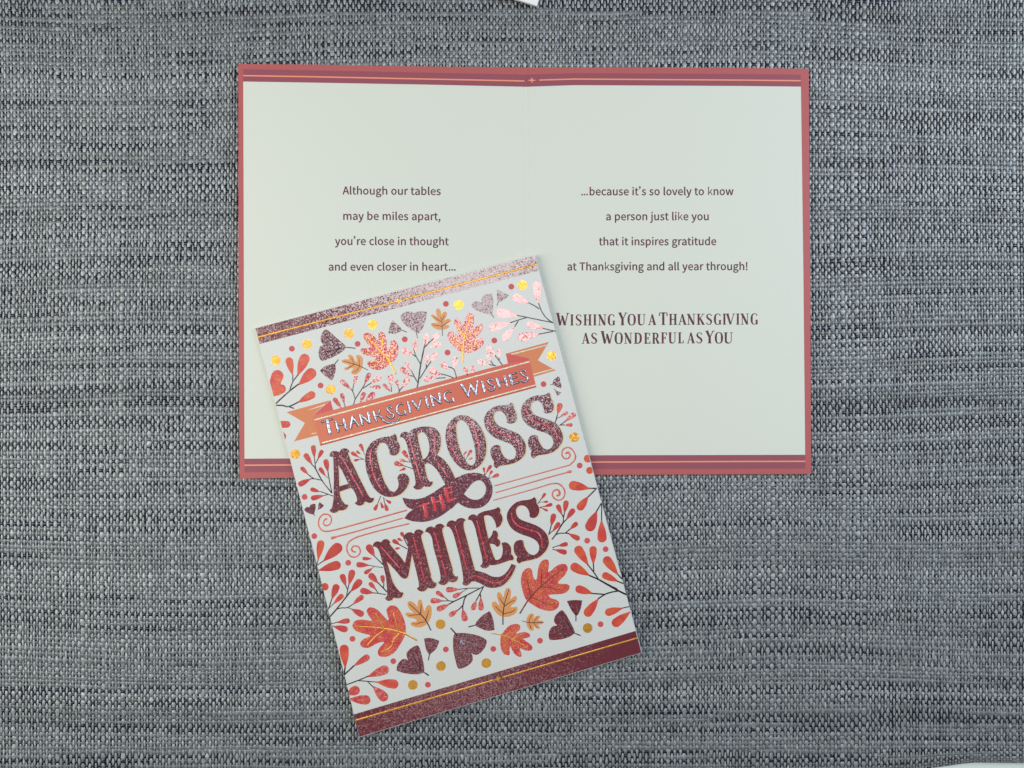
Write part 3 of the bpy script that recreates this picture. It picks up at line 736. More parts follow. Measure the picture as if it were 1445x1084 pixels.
for f_, its in HAND:
    s = f_[2]/1445
    g = []
    for pts, w in its:
        q = [p[:2] for p in fr(*f_, pts)]
        q = smooth_open(q, 4) if len(q) > 2 else [q[0], ((q[0][0]+q[1][0])/2, (q[0][1]+q[1][1])/2), q[1]]
        g.append((q, [v*s*.86 for v in w] if isinstance(w, list) else w*s*.86))
    lt = strokes("foil_letter", g, zc(3.2), M['f_silver'], front, 0.00009)
    sh = []
    for q, w in g:
        sh.append(([(x-0.15, y+0.25) for x, y in q], [v+1.5 for v in w] if isinstance(w, list) else w+1.5))
    strokes("letter_edge", sh, zc(2.4), M['shade'], lt, 0.00001, 0.000002)

# ---- big letters
def big(name, outer, holes, reds, stars, lab=None, mm='f_plum2'):
    lo = smooth_closed(outer, 4); hs = [smooth_closed(h, 4) for h in holes]
    o = fill("letter", [lo]+hs, zc(3), M[mm], front, 0.00006)
    if lab: o['label'] = lab
    if name != 'ribbon':
        dx, dy = 1.75, 0.75
        fill("gold_edge", [[(x+dx, y+dy) for x, y in lo]]+[[(x+dx, y+dy) for x, y in h] for h in hs], zc(1.2), M['tan'], o, wall=False)
    for r in reds:
        q = [p[:2] for p in r]; q = smooth_open(q, 4) if len(q) > 2 else [q[0], ((q[0][0]+q[1][0])/2, (q[0][1]+q[1][1])/2), q[1]]
        strokes("inline", [(q, [1.1, 1.7, 1.7, 1.1])], zc(3.4), M['f_redline'], o, 0.00009)
    for s in stars:
        fill("spark", [star4(s[0], s[1], 3.1, 3.1, -0.26, .24)], zc(4), M['f_redline'], o, 0.00003)
    return o
a_ = lambda p: fr(455, 625, 120, p); c_ = lambda p: fr(505, 595, 120, p); e_ = lambda p: fr(555, 595, 120, p); h_ = lambda p: fr(610, 575, 120, p)
i_ = lambda p: fr(670, 555, 120, p); j_ = lambda p: fr(670, 585, 120, p); k_ = lambda p: fr(715, 550, 120, p); l_ = lambda p: fr(715, 590, 120, p)
b_ = lambda p: fr(455, 660, 120, p); d_ = lambda p: fr(505, 630, 120, p); g_ = lambda p: fr(555, 630, 120, p)
big("A", a_([(120, 230, 1), (130, 180), (165, 145), (215, 137), (258, 148), (285, 165, 1), (310, 120), (360, 92), (410, 98), (445, 128), (457, 156, 1), (430, 168, 1), (480, 290), (600, 540), (700, 740), (760, 860), (800, 918), (832, 938), (870, 930, 1), (872, 965), (850, 1000), (812, 1022), (770, 1015), (740, 1000), (715, 1005, 1), (700, 1040), (660, 1062), (620, 1068), (578, 1050), (548, 1020, 1), (574, 1005), (590, 980), (575, 900), (530, 810), (492, 765, 1), (400, 792), (290, 832, 1), (298, 890)])
    + b_([(322, 540), (355, 590), (390, 622), (437, 632, 1), (425, 670), (395, 705), (350, 725), (300, 728), (270, 730, 1), (245, 755), (200, 770), (160, 765), (130, 740), (122, 715, 1), (150, 700), (167, 650), (185, 560), (192, 480)]) + a_([(190, 780), (195, 600), (186, 300), (176, 242), (150, 238)]),
    [a_([(270, 378, 1), (330, 470), (385, 580), (440, 697, 1), (360, 718), (285, 742, 1), (280, 560)])],
    [a_([(300, 215), (415, 405), (510, 590)]), a_([(530, 620), (600, 740), (690, 915)])], a_([(520, 605)]), "speckled plum letter A")
big("C", c_([(620, 207, 1), (648, 230), (660, 270), (662, 315, 1), (692, 365), (712, 430), (702, 510), (660, 562), (600, 577), (558, 565), (530, 545, 1), (540, 510), (522, 455), (482, 385), (430, 358), (375, 372), (335, 430), (318, 520), (335, 650), (380, 820), (440, 1000)])
    + d_([(485, 665), (540, 745), (600, 770), (650, 750), (685, 695), (692, 620), (672, 540, 1), (700, 482), (760, 460), (820, 475), (865, 530), (870, 600), (830, 700), (740, 800), (640, 848), (520, 860), (420, 832), (330, 770), (260, 690), (200, 570), (150, 430), (128, 290)])
    + c_([(122, 620), (148, 490), (220, 370), (320, 300), (420, 265), (500, 256), (570, 238)]), [],
    [c_([(240, 465), (215, 560), (220, 700), (255, 860)]), c_([(270, 905), (330, 1050), (415, 1178)])], c_([(262, 885)]), "speckled plum letter C")
big("R", e_([(110, 265, 1), (125, 215), (170, 178), (220, 175), (262, 197, 1), (300, 150), (380, 110), (480, 88), (600, 85), (700, 110), (770, 180), (805, 270), (805, 380), (785, 480), (742, 562, 1), (780, 590), (860, 650), (940, 750), (1000, 855), (1052, 970, 1), (1060, 1040, 1), (960, 1110, 1), (880, 1062, 1), (830, 970), (760, 850), (690, 765), (620, 718), (575, 710), (530, 728, 1), (545, 830), (575, 950)])
    + g_([(592, 568), (620, 598), (667, 595, 1), (665, 635), (630, 678), (575, 690), (520, 675, 1), (500, 695), (470, 722), (420, 735), (370, 722), (335, 685, 1), (365, 665), (378, 630)])
    + e_([(375, 1000), (350, 860), (300, 690), (260, 520), (225, 370), (190, 300), (155, 270)]),
    [e_([(412, 235, 1), (440, 195), (485, 180), (535, 200), (580, 270), (610, 380), (612, 480), (585, 570), (545, 620), (500, 643, 1), (480, 560), (440, 400), (418, 290)])],
    [e_([(268, 258), (320, 460), (372, 660)]), e_([(388, 710), (425, 860), (463, 1010)]), e_([(625, 128), (690, 260), (712, 370), (700, 460), (663, 560)]), e_([(725, 675), (830, 800), (920, 940)])], e_([(380, 685)]), "speckled plum letter R")
big("O", h_([(230, 560), (225, 450), (250, 330), (310, 230), (400, 155), (500, 132), (600, 145), (700, 200), (800, 310), (880, 460), (915, 620), (910, 780), (860, 920), (780, 1010), (690, 1060), (610, 1068), (510, 1040), (410, 960), (320, 840), (260, 700)]),
    [h_([(405, 340), (418, 265), (450, 226), (500, 215), (560, 250), (620, 340), (670, 470), (710, 620), (735, 780), (735, 900), (710, 960), (670, 985), (620, 970), (560, 900), (500, 790), (450, 650), (415, 490)])],
    [h_([(325, 285), (293, 400), (300, 530), (332, 660)]), h_([(345, 710), (400, 840), (487, 965)]), h_([(597, 205), (700, 340), (770, 535)]), h_([(788, 590), (803, 720), (790, 870)])], h_([(338, 685), (782, 562)]), "speckled plum letter O")
big("S", i_([(620, 158, 1), (650, 185), (656, 220), (662, 258, 1), (692, 312), (712, 380), (705, 450), (670, 500), (610, 517), (565, 508), (540, 495, 1), (545, 450), (520, 380), (470, 318), (410, 300), (350, 320), (318, 380), (328, 450), (370, 520), (440, 570), (540, 605), (660, 650), (760, 710), (830, 800), (862, 880)])
    + j_([(865, 580), (855, 660), (800, 740), (720, 800), (620, 840), (500, 862), (430, 872), (398, 888), (370, 917, 1), (335, 890), (322, 850), (330, 797, 1), (290, 740), (268, 660), (268, 600), (300, 545), (360, 518), (400, 520), (435, 538, 1), (432, 580), (455, 650), (500, 720), (560, 762), (620, 765), (670, 740), (697, 690), (697, 620), (660, 550), (600, 500), (500, 460), (380, 415), (280, 350), (200, 260), (165, 160)])
    + i_([(156, 450), (175, 390), (220, 310), (300, 245), (400, 210), (500, 203), (565, 188)]), [],
    [i_([(240, 425), (235, 500), (290, 590), (380, 655), (480, 690), (565, 722)]), i_([(615, 745), (690, 790), (750, 890), (755, 1000)])], i_([(590, 732)]), "plum letter S, first of the double S")
big("S", k_([(715, 48, 1), (740, 80), (746, 115), (750, 150, 1), (782, 200), (800, 270), (790, 340), (750, 390), (690, 402), (650, 396), (630, 380, 1), (635, 335), (605, 260), (560, 205), (510, 190), (450, 202), (410, 255), (408, 320), (440, 390), (500, 440), (600, 475), (720, 515), (820, 560), (890, 630), (938, 730)])
    + l_([(955, 320), (940, 410), (880, 500), (800, 570), (700, 608), (600, 625), (525, 638), (488, 658), (460, 685, 1), (425, 660), (412, 610), (422, 560, 1), (380, 500), (362, 420), (375, 345), (410, 302), (460, 287), (495, 290), (527, 308, 1), (535, 360), (570, 440), (620, 510), (690, 535), (750, 510), (790, 450), (790, 380), (760, 320), (700, 270), (600, 235), (480, 190), (370, 130), (300, 60)])
    + k_([(258, 460), (245, 380), (260, 280), (320, 190), (410, 130), (500, 100), (590, 97), (655, 82)]), [],
    [k_([(345, 305), (345, 390), (420, 490), (500, 545), (665, 598)]), k_([(725, 625), (790, 670), (850, 770), (853, 870)])], k_([(690, 610)]), "plum letter S, second of the double S")
m_ = lambda p: fr(560, 660, 120, p); n_ = lambda p: fr(610, 650, 120, p)
rb = big("ribbon", m_([(98, 508, 1), (200, 530), (320, 535), (450, 510), (600, 435), (720, 355), (820, 290), (900, 235), (985, 190)]) + n_([(395, 300), (500, 250), (620, 215), (740, 208), (860, 235), (950, 300), (1010, 400), (1022, 510), (1000, 620), (930, 730), (820, 800), (700, 815), (580, 795), (490, 750), (435, 712, 1), (340, 805)])
    + m_([(900, 712), (750, 820), (600, 890), (450, 922), (300, 915), (200, 890), (130, 860, 1), (190, 775), (275, 712, 1), (180, 670), (125, 590)]),
    [n_([(535, 570, 1), (600, 480), (680, 385), (755, 342), (830, 340), (890, 400), (915, 480), (895, 570), (830, 640), (760, 665), (680, 660), (600, 625)])], [], [], "looped plum ribbon carrying the word the")
rb.name = "ribbon"
rb.location.z += 0.00007
TH = [([([(385, 655), (545, 605)], 26), ([(465, 630), (508, 835)], 44)]), ([([(605, 515), (655, 718)], 40), ([(745, 475), (793, 688)], 42), ([(650, 592), (745, 560)], 26)]),
      ([([(825, 360), (878, 565)], 44), ([(815, 362), (940, 328)], 24), ([(860, 442), (952, 410)], 22), ([(875, 568), (1000, 528)], 26)])]
for its in TH:
    s = 120/1445
    g = []
    for pts, w in its:
        q = [p[:2] for p in m_(pts)]; g.append(([q[0], ((q[0][0]+q[1][0])/2, (q[0][1]+q[1][1])/2), q[1]], w*s))
    strokes("ribbon_letter", [(q_, w_*1.3) for q_, w_ in g], zc(6), M['f_redline'], front, 0.00012)
o_ = lambda p: fr(515, 750, 120, p); p_ = lambda p: fr(515, 780, 120, p); q_ = lambda p: fr(585, 730, 120, p); r_ = lambda p: fr(585, 770, 120, p)
s_ = lambda p: fr(640, 760, 120, p); t_f = lambda p: fr(640, 710, 120, p); v_ = lambda p: fr(690, 700, 120, p); w_ = lambda p: fr(690, 740, 120, p)
big("M", o_([(135, 262, 1), (140, 215), (180, 177), (225, 170), (275, 187, 1), (300, 150), (350, 130), (400, 145), (432, 192, 1), (415, 208, 1), (480, 290), (600, 430), (680, 540, 1), (700, 440), (725, 330), (732, 250), (715, 170), (690, 130), (650, 110, 1), (670, 62), (720, 22), (780, 15), (833, 42, 1)]) + q_([(15, 225), (75, 207), (130, 228), (155, 260, 1), (118, 300), (118, 370), (180, 590), (240, 830), (285, 1010)])
    + p_([(1090, 340), (1130, 440), (1170, 500), (1217, 510, 1), (1210, 560), (1170, 600), (1120, 608), (1060, 598, 1), (1040, 630), (1000, 655), (950, 660), (910, 640), (880, 605, 1), (910, 585), (918, 540), (880, 350), (797, 25, 1), (780, 140), (750, 320), (737, 390, 1), (710, 430), (660, 442), (618, 420, 1), (500, 285), (372, 148, 1), (400, 250), (450, 430), (500, 550), (570, 640), (610, 672), (648, 675, 1), (645, 720), (610, 765), (560, 778), (515, 772), (480, 768, 1), (460, 800), (420, 820), (378, 815), (340, 775, 1), (368, 745), (378, 690), (370, 550), (350, 380), (300, 180)])
    + o_([(260, 390), (225, 305), (195, 272), (165, 260)]), [],
    [o_([(265, 255), (430, 450), (590, 630)]), o_([(823, 105), (870, 290), (918, 470)]), o_([(950, 600), (985, 730), (1020, 860)])], o_([(935, 535)]), "deep plum letter M", 'f_plum')
big("I", q_([(180, 250, 1), (200, 195), (250, 160), (300, 160), (335, 180, 1), (370, 130), (430, 108), (480, 125), (507, 160, 1), (475, 195), (475, 260), (530, 470), (600, 720), (650, 900)]) + r_([(640, 440), (670, 500), (698, 523), (733, 520, 1), (730, 570), (700, 610), (650, 625), (610, 618), (570, 610, 1), (550, 640), (510, 668), (470, 670), (425, 655), (400, 622, 1), (432, 600), (442, 560), (435, 470), (410, 350), (380, 240), (320, 20)])
    + q_([(300, 370), (270, 300), (235, 265), (205, 252)]), [], [q_([(330, 255), (385, 430), (433, 610)]), q_([(460, 735), (500, 870), (535, 1000)])], q_([(442, 668)]), "deep plum letter I", 'f_plum')
big("L", q_([(538, 155, 1), (560, 90), (605, 57), (650, 55), (693, 72, 1), (735, 28), (790, 12), (840, 25), (868, 52, 1), (838, 78), (833, 130), (845, 220), (900, 420), (960, 660), (1028, 905, 1)]) + s_([(440, 560), (540, 590), (640, 640), (740, 655), (830, 630), (910, 560), (960, 485), (985, 430, 1), (1060, 460, 1), (1020, 570), (940, 700), (830, 800), (700, 838), (580, 830), (480, 780), (400, 740), (350, 728), (300, 735, 1), (270, 770), (220, 802), (180, 797), (145, 765, 1), (162, 740), (165, 690), (150, 560), (110, 350), (60, 150), (20, 0)])
    + q_([(640, 240), (600, 178), (570, 160)]), [], [q_([(690, 150), (745, 350), (792, 540)]), q_([(810, 600), (850, 750), (893, 905)]), s_([(290, 640), (400, 640), (480, 670), (600, 730), (720, 758), (830, 720), (920, 630), (980, 530)])], q_([(800, 572)]), "deep plum letter L with a long curling foot", 'f_plum')
big("E", t_f([(245, 285, 1), (260, 230), (310, 195), (360, 197), (395, 222, 1), (430, 180), (520, 140), (640, 115), (720, 90), (755, 65, 1), (790, 95), (796, 130), (790, 165, 1), (820, 210), (832, 280), (810, 350), (775, 398), (725, 422, 1), (720, 370), (690, 290), (640, 228), (580, 207), (515, 218, 1), (525, 300), (555, 450), (595, 610, 1), (640, 560), (662, 510), (672, 468, 1), (712, 466), (745, 500), (755, 550), (745, 602, 1), (780, 628), (795, 680), (778, 722), (740, 748, 1), (710, 718), (670, 695), (612, 690, 1), (640, 780), (680, 900), (715, 968, 1), (765, 960), (810, 920), (835, 840), (835, 760), (818, 680, 1), (870, 665), (930, 690), (975, 760), (978, 862, 1), (1010, 900), (1022, 940), (1005, 972, 1), (950, 975), (850, 1010), (740, 1045), (660, 1055)])
    + s_([(610, 450, 1), (590, 480), (550, 503), (510, 505), (475, 487), (455, 460, 1), (485, 430), (490, 380), (480, 300), (450, 180), (410, 0)]) + t_f([(395, 540), (360, 400), (320, 315), (285, 287)]), [], [t_f([(390, 295), (435, 460), (483, 640)]), t_f([(503, 725), (535, 840), (572, 965)])], t_f([(495, 682)]), "deep plum letter E", 'f_plum')
big("S", v_([(770, 18, 1), (798, 50), (806, 90), (810, 130, 1), (845, 180), (855, 240), (840, 310), (800, 360), (750, 375), (712, 367), (688, 345, 1), (690, 300), (665, 230), (620, 178), (560, 160), (500, 175), (462, 225), (462, 290), (500, 370), (580, 420), (700, 460), (820, 510), (920, 580), (985, 660), (1010, 740)]) + w_([(1015, 330), (985, 420), (920, 500), (840, 565), (740, 600), (640, 620), (575, 635), (540, 648), (515, 668, 1), (482, 640), (470, 600), (482, 552, 1), (435, 490), (420, 400), (430, 330), (470, 282), (530, 265), (560, 268), (585, 288, 1), (590, 340), (615, 410), (660, 480), (730, 520), (790, 510), (840, 460), (855, 390), (840, 330), (790, 270), (700, 220), (580, 180), (450, 120), (370, 50)])
    + v_([(335, 470), (305, 380), (315, 280), (370, 190), (460, 110), (560, 77), (650, 66), (720, 50)]), [], [v_([(385, 290), (400, 400), (480, 500), (600, 550), (700, 580)]), v_([(765, 597), (820, 620), (880, 700), (905, 800), (900, 860)])], v_([(728, 588)]), "deep plum letter S ending the lower word", 'f_plum')

# ---- flourishes
u_ = lambda p: [q[:2] for q in fr(425, 690, 120, p)]
strokes("flourish", [(smooth_open(u_([(430, 510), (395, 530), (375, 570), (388, 605), (430, 625), (480, 600), (512, 540), (500, 470), (445, 433), (370, 435), (315, 490), (292, 570), (310, 650), (370, 710), (440, 722), (560, 700), (760, 648)]) + [(573.8, 720.2)], 4), [2.6, 2.2, 2.2, 2.2, 2.2])], zc(1), M['coral_line'], front)
strokes("flourish", [(u_([(525, 835), (620, 808), (900, 733)]) + [(568, 731.4)], [4.2, 2.2, 2.1, 1.6])], zc(1), M['coral_line'], front)
f7 = lambda p: [q[:2] for q in fr(420, 700, 300, p)]
strokes("flourish", [(smooth_open(f7([(392, 380), (376, 376), (366, 358), (382, 340), (412, 345), (426, 372), (415, 400), (388, 416), (355, 405), (334, 365), (342, 320), (380, 290), (440, 268), (560, 235)]) + [(577.2, 739.1)], 4), [2.6, 2.2, 2.2, 2.2, 2.0])], zc(1), M['coral_line'], front)
l2 = lambda p: [q[:2] for q in fr(715, 590, 120, p)]; x7 = lambda p: [q[:2] for q in fr(740, 670, 120, p)]
strokes("flourish", [(smooth_open(l2([(1012, 598), (1045, 580), (1075, 625), (1052, 680), (990, 688), (942, 630), (948, 550), (1000, 508), (1060, 502), (1130, 552), (1168, 640), (1150, 720), (1080, 785), (970, 828)]) + [(698, 685.7)], 4), [3.4, 2.2, 2.2, 2.2, 1.6])], zc(1), M['coral_line'], front)
strokes("flourish", [(l2([(1085, 908), (1000, 932), (800, 985)]) + [(699.7, 695.3)], [4.4, 2.1, 2.0, 1.5])], zc(1), M['coral_line'], front)
strokes("flourish", [(smooth_open(x7([(560, 352), (598, 330), (585, 270), (535, 255), (485, 290), (478, 350), (520, 410), (590, 432), (655, 400), (688, 320), (668, 230), (600, 165), (520, 148), (400, 168), (200, 232)]) + [(696.4, 706.1)], 4), [3.8, 2.2, 2.2, 2.2, 1.5])], zc(1), M['coral_line'], front)

# ---- dots
def disc(cx, cy, r, n=26): return [(cx+r*math.cos(2*math.pi*k/n), cy+r*math.sin(2*math.pi*k/n)) for k in range(n)]
for cx, cy in ((389.2, 508.4), (433, 485.8), (492.4, 470.8), (526, 458), (466.6, 549.7), (647.2, 430.3), (737.1, 402.5), (778.2, 502), (416.5, 640.9), (810.3, 617.2), (621.6, 881), (829.3, 886.4), (582.5, 966.6), (622.3, 940), (686.3, 935.9)):
    art("gold_dot", [disc(cx, cy, 6.9)], 1.4, M['f_gold'])
for cx, cy in ((411.8, 492.2), (504.6, 485.4), (571.1, 478.9), (629.2, 428.9), (631.5, 497.6), (452.3, 544.1), (721.5, 404.6), (697.6, 480.6), (767, 542.2), (429.8, 701.3), (818, 657.1), (443.5, 756.7), (491.4, 794.3), (497.4, 901.6), (629.1, 916.5), (696.1, 915.9), (828.6, 763.1), (854.6, 775.1), (847.5, 881), (762, 904.2), (555, 933.2), (603.8, 966.4)):
    art("coral_dot", [disc(cx, cy, 4.1, 20)], 1, M['dot'])
art("edge_dot", [ribbon([(396, 599), (400, 599), (405, 599)], 9.8)], 1, M['orange'])
for cx, cy, r in ((829.4, 647.3, 5.6), (832.2, 663.9, 5.0), (458.4, 828.1, 5.4)):
    art("edge_dot", [disc(cx, cy, r)], 1, M['orange'])
art("edge_dot", [fr(370, 560, 80, [(520, 880), (560, 920), (610, 975), (600, 1050), (580, 1100), (560, 1060)])], 1, M['f_red'])

# ---- sprigs: thing > sprig (stems) > bud
def sprig(fx, stems, buds, mstem='stem', mbud='f_red', bend=True):
    s = fx[2]/1445
    items = []
    for st_ in stems:
        w = 1.1
        if isinstance(st_, tuple): st_, w = st_
        w *= 1.25
        q = [p[:2] for p in fr(*fx, st_)]
        q = smooth_open(q, 3) if len(q) > 2 else [q[0], ((q[0][0]+q[1][0])/2, (q[0][1]+q[1][1])/2), q[1]]
        items.append((q, w))
    if items: root = strokes("sprig", items, zc(1.1), M[mstem], front, 0.00004)
    else: root = front
    for nb, b in enumerate(buds):
        bx, by, ex, ey, w = b[:5]; m = b[5] if len(b) > 5 else mbud
        (x0, y0), (x1, y1) = [p[:2] for p in fr(*fx, [(bx, by), (ex, ey)])]
        lp = card_clip(drop_outline((x0, y0), (x1, y1), w*s*1.02))
        if len(lp) > 2: fill("bud", [lp], zc(2+nb*0.1), M[m], root, 0.00004)
A1 = (340, 350, 300); Q1 = (470, 490, 150); A2 = (560, 350, 300); Q3 = (660, 380, 140); P4 = (780, 740, 120); P6 = (740, 670, 120); KF = (715, 550, 120)
NF = (610, 650, 120); HF = (610, 575, 120); EF = (555, 595, 120); AF = (455, 625, 120); L9 = (395, 620, 100); UF = (425, 690, 120); BF = (455, 660, 120); P8 = (435, 780, 120)
OF = (515, 750, 120); C6 = (600, 810, 120); B4 = (470, 890, 120); A7 = (450, 830, 300); P7 = (780, 820, 120)
sprig(A1, [([(238, 1056), (330, 972), (393, 925)], 1.7), ([(330, 972), (352, 910), (388, 862)], 1.3), ([(352, 915), (352, 860)], 1.2)], [(350, 862, 322, 744, 50, 'orange'), (385, 868, 445, 722, 68, 'orange'), (393, 930, 503, 828, 72, 'orange'), (196, 1010, 262, 832, 80, 'orange'), (188, 1012, 300, 942, 62, 'orange')])
sprig(A1, [([(240, 1070), (280, 1070), (325, 1078), (390, 1048)], 1.6), ([(325, 1078), (358, 1090)], 1.4)], [(385, 1052, 503, 986, 52, 'orange')])
sprig(Q1, [[(275, 780), (298, 700), (265, 600), (240, 570)], [(265, 600), (278, 510)], [(295, 715), (405, 545), (428, 500)], [(405, 560), (460, 525), (520, 485)]], [(250, 580, 105, 450, 62), (278, 520, 318, 385, 52), (425, 505, 500, 350, 62), (520, 490, 648, 395, 72), (495, 540, 650, 545, 52)])
sprig(Q1, [[(162, 808), (150, 762)]], [(115, 832, 10, 690, 62), (152, 768, 115, 626, 54)])
sprig(Q1, [], [(370, 758, 425, 610, 62), (430, 752, 565, 620, 78)])
sprig(Q1, [[(795, 605), (790, 540)], [(888, 615), (935, 550)], [(900, 590), (888, 545)]], [(785, 608, 680, 500, 46), (790, 545, 775, 368, 70), (890, 550, 852, 434, 46), (935, 560, 1025, 412, 74)])
sprig(Q1, [([(1143, 548), (1158, 470), (1190, 240), (1240, 0), (1260, -90)], 1.5), [(1150, 480), (1105, 400), (1060, 310)], [(1105, 400), (1050, 385)], [(1190, 230), (1120, 110), (1098, 20)], [(1130, 130), (1080, 100)], [(1180, 425), (1270, 280), (1335, 190)], [(1270, 285), (1265, 225)], [(1240, 10), (1300, -60), (1370, -120)]],
      [(1062, 397, 918, 280, 78), (1078, 325, 985, 200, 54), (1265, 245, 1278, 90, 62), (1325, 215, 1412, 60, 74)])
sprig(A2, [], [(190, 685, 203, 583, 40), (235, 648, 282, 578, 42), (212, 678, 302, 650, 34), (128, 708, 122, 628, 36), (112, 730, 33, 688, 42)])
sprig(A2, [[(405, 880), (388, 825), (350, 808)], [(385, 884), (340, 866), (295, 856)], [(330, 882), (265, 886)]], [(352, 822, 302, 782, 40), (390, 822, 400, 738, 38), (305, 866, 218, 824, 42), (282, 880, 182, 893, 38)])
sprig(A2, [], [(482, 866, 456, 808, 30), (518, 850, 513, 795, 33)])
sprig(A2, [[(718, 796), (665, 728)], [(660, 800), (636, 765)], [(672, 800), (628, 793)], [(697, 770), (693, 742)]], [(632, 797, 547, 768, 38), (640, 772, 612, 717, 32), (668, 735, 614, 664, 40), (695, 748, 697, 682, 30)])
sprig(Q3, [([(1240, 782), (1150, 715), (1080, 620), (1033, 500)], 1.2), [(1040, 577), (960, 525), (885, 490)], [(1225, 775), (1040, 738), (860, 700), (715, 672)], [(860, 705), (730, 742), (620, 780)], [(735, 755), (685, 835)], [(1275, 903), (1190, 885), (1100, 860)], [(1235, 908), (1040, 945)]],
      [(1022, 495, 1005, 172, 124), (890, 497, 655, 390, 118), (725, 683, 415, 622, 128), (625, 780, 315, 862, 122), (680, 838, 508, 1035, 108), (1110, 867, 860, 790, 98), (1045, 942, 730, 1002, 124)])
sprig(P4, [([(1090, 1098), (960, 1035), (780, 940), (620, 868)], 1.7), ([(780, 940), (690, 805), (590, 680)], 1.4), ([(697, 805), (690, 660)], 1.3)], [(605, 695, 400, 375, 152, 'orange'), (690, 682, 685, 370, 122, 'orange'), (630, 874, 308, 690, 152, 'orange')])
sprig(P4, [([(1172, 925), (1105, 850)], 1.5), ([(1192, 1004), (1100, 968)], 1.5)], [(1112, 862, 880, 556, 150, 'orange'), (1118, 974, 842, 848, 120, 'orange')])
sprig(P6, [([(1222, 232), (1100, 230)], 1.6), ([(1222, 235), (1085, 375)], 1.6)], [(1115, 238, 757, 168, 155, 'orange'), (1085, 368, 915, 598, 132, 'orange')])
sprig(P6, [([(1303, 488), (1225, 625)], 1.5), ([(1312, 500), (1312, 780)], 1.2)], [(1230, 618, 1085, 957, 172), (1310, 775, 1323, 1152, 152, 'orange')])
sprig(P6, [([(228, 492), (285, 410)], .9), ([(240, 475), (310, 462)], .6), ([(258, 557), (345, 538)], .9), ([(262, 556), (300, 570)], .7)], [(280, 425, 357, 313, 50), (300, 465, 402, 458, 38), (330, 545, 475, 500, 60), (288, 564, 398, 615, 40)])
sprig(P6, [([(470, 1096), (540, 1005), (640, 840), (720, 750)], 1.5), [(655, 815), (662, 730), (628, 655)], [(664, 730), (682, 640)], ([(540, 1018), (600, 995), (690, 993), (760, 1000)], 1.3), ([(690, 995), (780, 920)], 1.3)], [(636, 678, 560, 506, 82), (680, 655, 715, 436, 90), (712, 765, 845, 580, 92), (772, 930, 902, 812, 78)])
sprig(P6, [([(415, 1015), (455, 870)], 1.2), ([(428, 1002), (482, 952)], 1.0)], [(452, 880, 506, 660, 92), (478, 968, 598, 812, 78)])
sprig(P4, [([(0, 395), (95, 362)], 1.1), ([(0, 425), (45, 434)], 1.1)], [(265, 158, 458, 255, 88), (85, 368, 258, 330, 74), (32, 430, 240, 485, 86)])
sprig(KF, [([(823, 575), (862, 425)], 1.2), ([(850, 490), (920, 458)], .7), ([(903, 603), (1000, 535)], 1.2), ([(903, 602), (990, 598)], 1.1)], [(865, 422, 915, 225, 94, 'orange'), (910, 462, 1038, 378, 56), (990, 540, 1168, 402, 84), (975, 600, 1120, 598, 62)])
sprig(NF, [([(890, 248), (925, 200)], .8), ([(886, 250), (885, 215)], .7), ([(950, 312), (978, 240)], .7), ([(950, 312), (1015, 285)], .6)], [(885, 218, 875, 116, 42), (912, 214, 1002, 78, 56), (972, 250, 1018, 168, 44), (1008, 288, 1133, 236, 62)])
sprig(HF, [([(560, 900), (600, 830)], .6), ([(560, 900), (535, 800)], .5)], [(530, 812, 582, 743, 34), (588, 842, 668, 722, 52), (608, 892, 684, 856, 34)])
sprig(EF, [([(290, 690), (262, 635)], .8), ([(295, 690), (220, 680)], .7), ([(330, 802), (175, 750)], .9)], [(267, 645, 162, 492, 74), (230, 684, 107, 648, 56), (190, 752, 15, 700, 82), (98, 840, 205, 793, 48)])
sprig(AF, [([(712, 205), (700, 150)], .7), ([(712, 285), (605, 238)], .7), ([(690, 282), (640, 285)], .5)], [(704, 160, 638, 16, 62), (615, 244, 488, 160, 62), (650, 195, 572, 138, 44), (640, 278, 535, 303, 44)])
sprig(L9, [([(1055, 1090), (860, 845), (725, 600), (645, 505)], 1.3), [(727, 600), (700, 365)], [(728, 490), (775, 400)], [(865, 835), (695, 800), (560, 705)], [(695, 805), (615, 805)], ([(1060, 1090), (1005, 830), (978, 650)], 1.1), ([(1000, 800), (925, 745)], .6)],
      [(660, 520, 503, 292, 108), (705, 378, 675, 118, 100), (768, 412, 868, 218, 82), (575, 718, 428, 568, 84), (630, 805, 375, 935, 112), (930, 752, 803, 578, 82), (978, 668, 930, 405, 108)])
sprig(UF, [([(542, 122), (460, 92), (330, 45)], 1.0), ([(460, 92), (380, 115)], .9)], [(320, 50, 155, 0, 72), (390, 112, 165, 165, 86)])
sprig(BF, [([(990, 485), (942, 605)], .9), ([(1035, 505), (1055, 600)], .9), ([(1038, 520), (1085, 548)], .5)], [(945, 600, 882, 728, 58), (985, 580, 1030, 692, 44), (1055, 598, 1105, 738, 62), (1075, 545, 1165, 605, 48)])
sprig(P8, [([(148, 215), (265, 135)], 1.2), ([(145, 205), (172, 105)], .9)], [(165, 125, 222, -210, 122, 'orange'), (258, 145, 555, -140, 178), (172, 302, 550, 195, 152)])
sprig(P8, [([(360, 1095), (480, 960), (720, 655)], 1.6), [(652, 722), (690, 535)], [(662, 620), (636, 555)], ([(480, 962), (560, 938), (660, 935), (760, 875)], 1.1), ([(665, 935), (735, 955)], .7)], [(637, 568, 570, 362, 98), (690, 550, 757, 290, 108), (718, 665, 900, 462, 116), (750, 885, 935, 733, 88), (728, 958, 942, 1062, 108)])
sprig(P8, [([(342, 955), (402, 780)], 1.2), ([(348, 945), (430, 865)], 1.0)], [(400, 792, 492, 536, 118), (425, 875, 590, 712, 86, 'orange')])
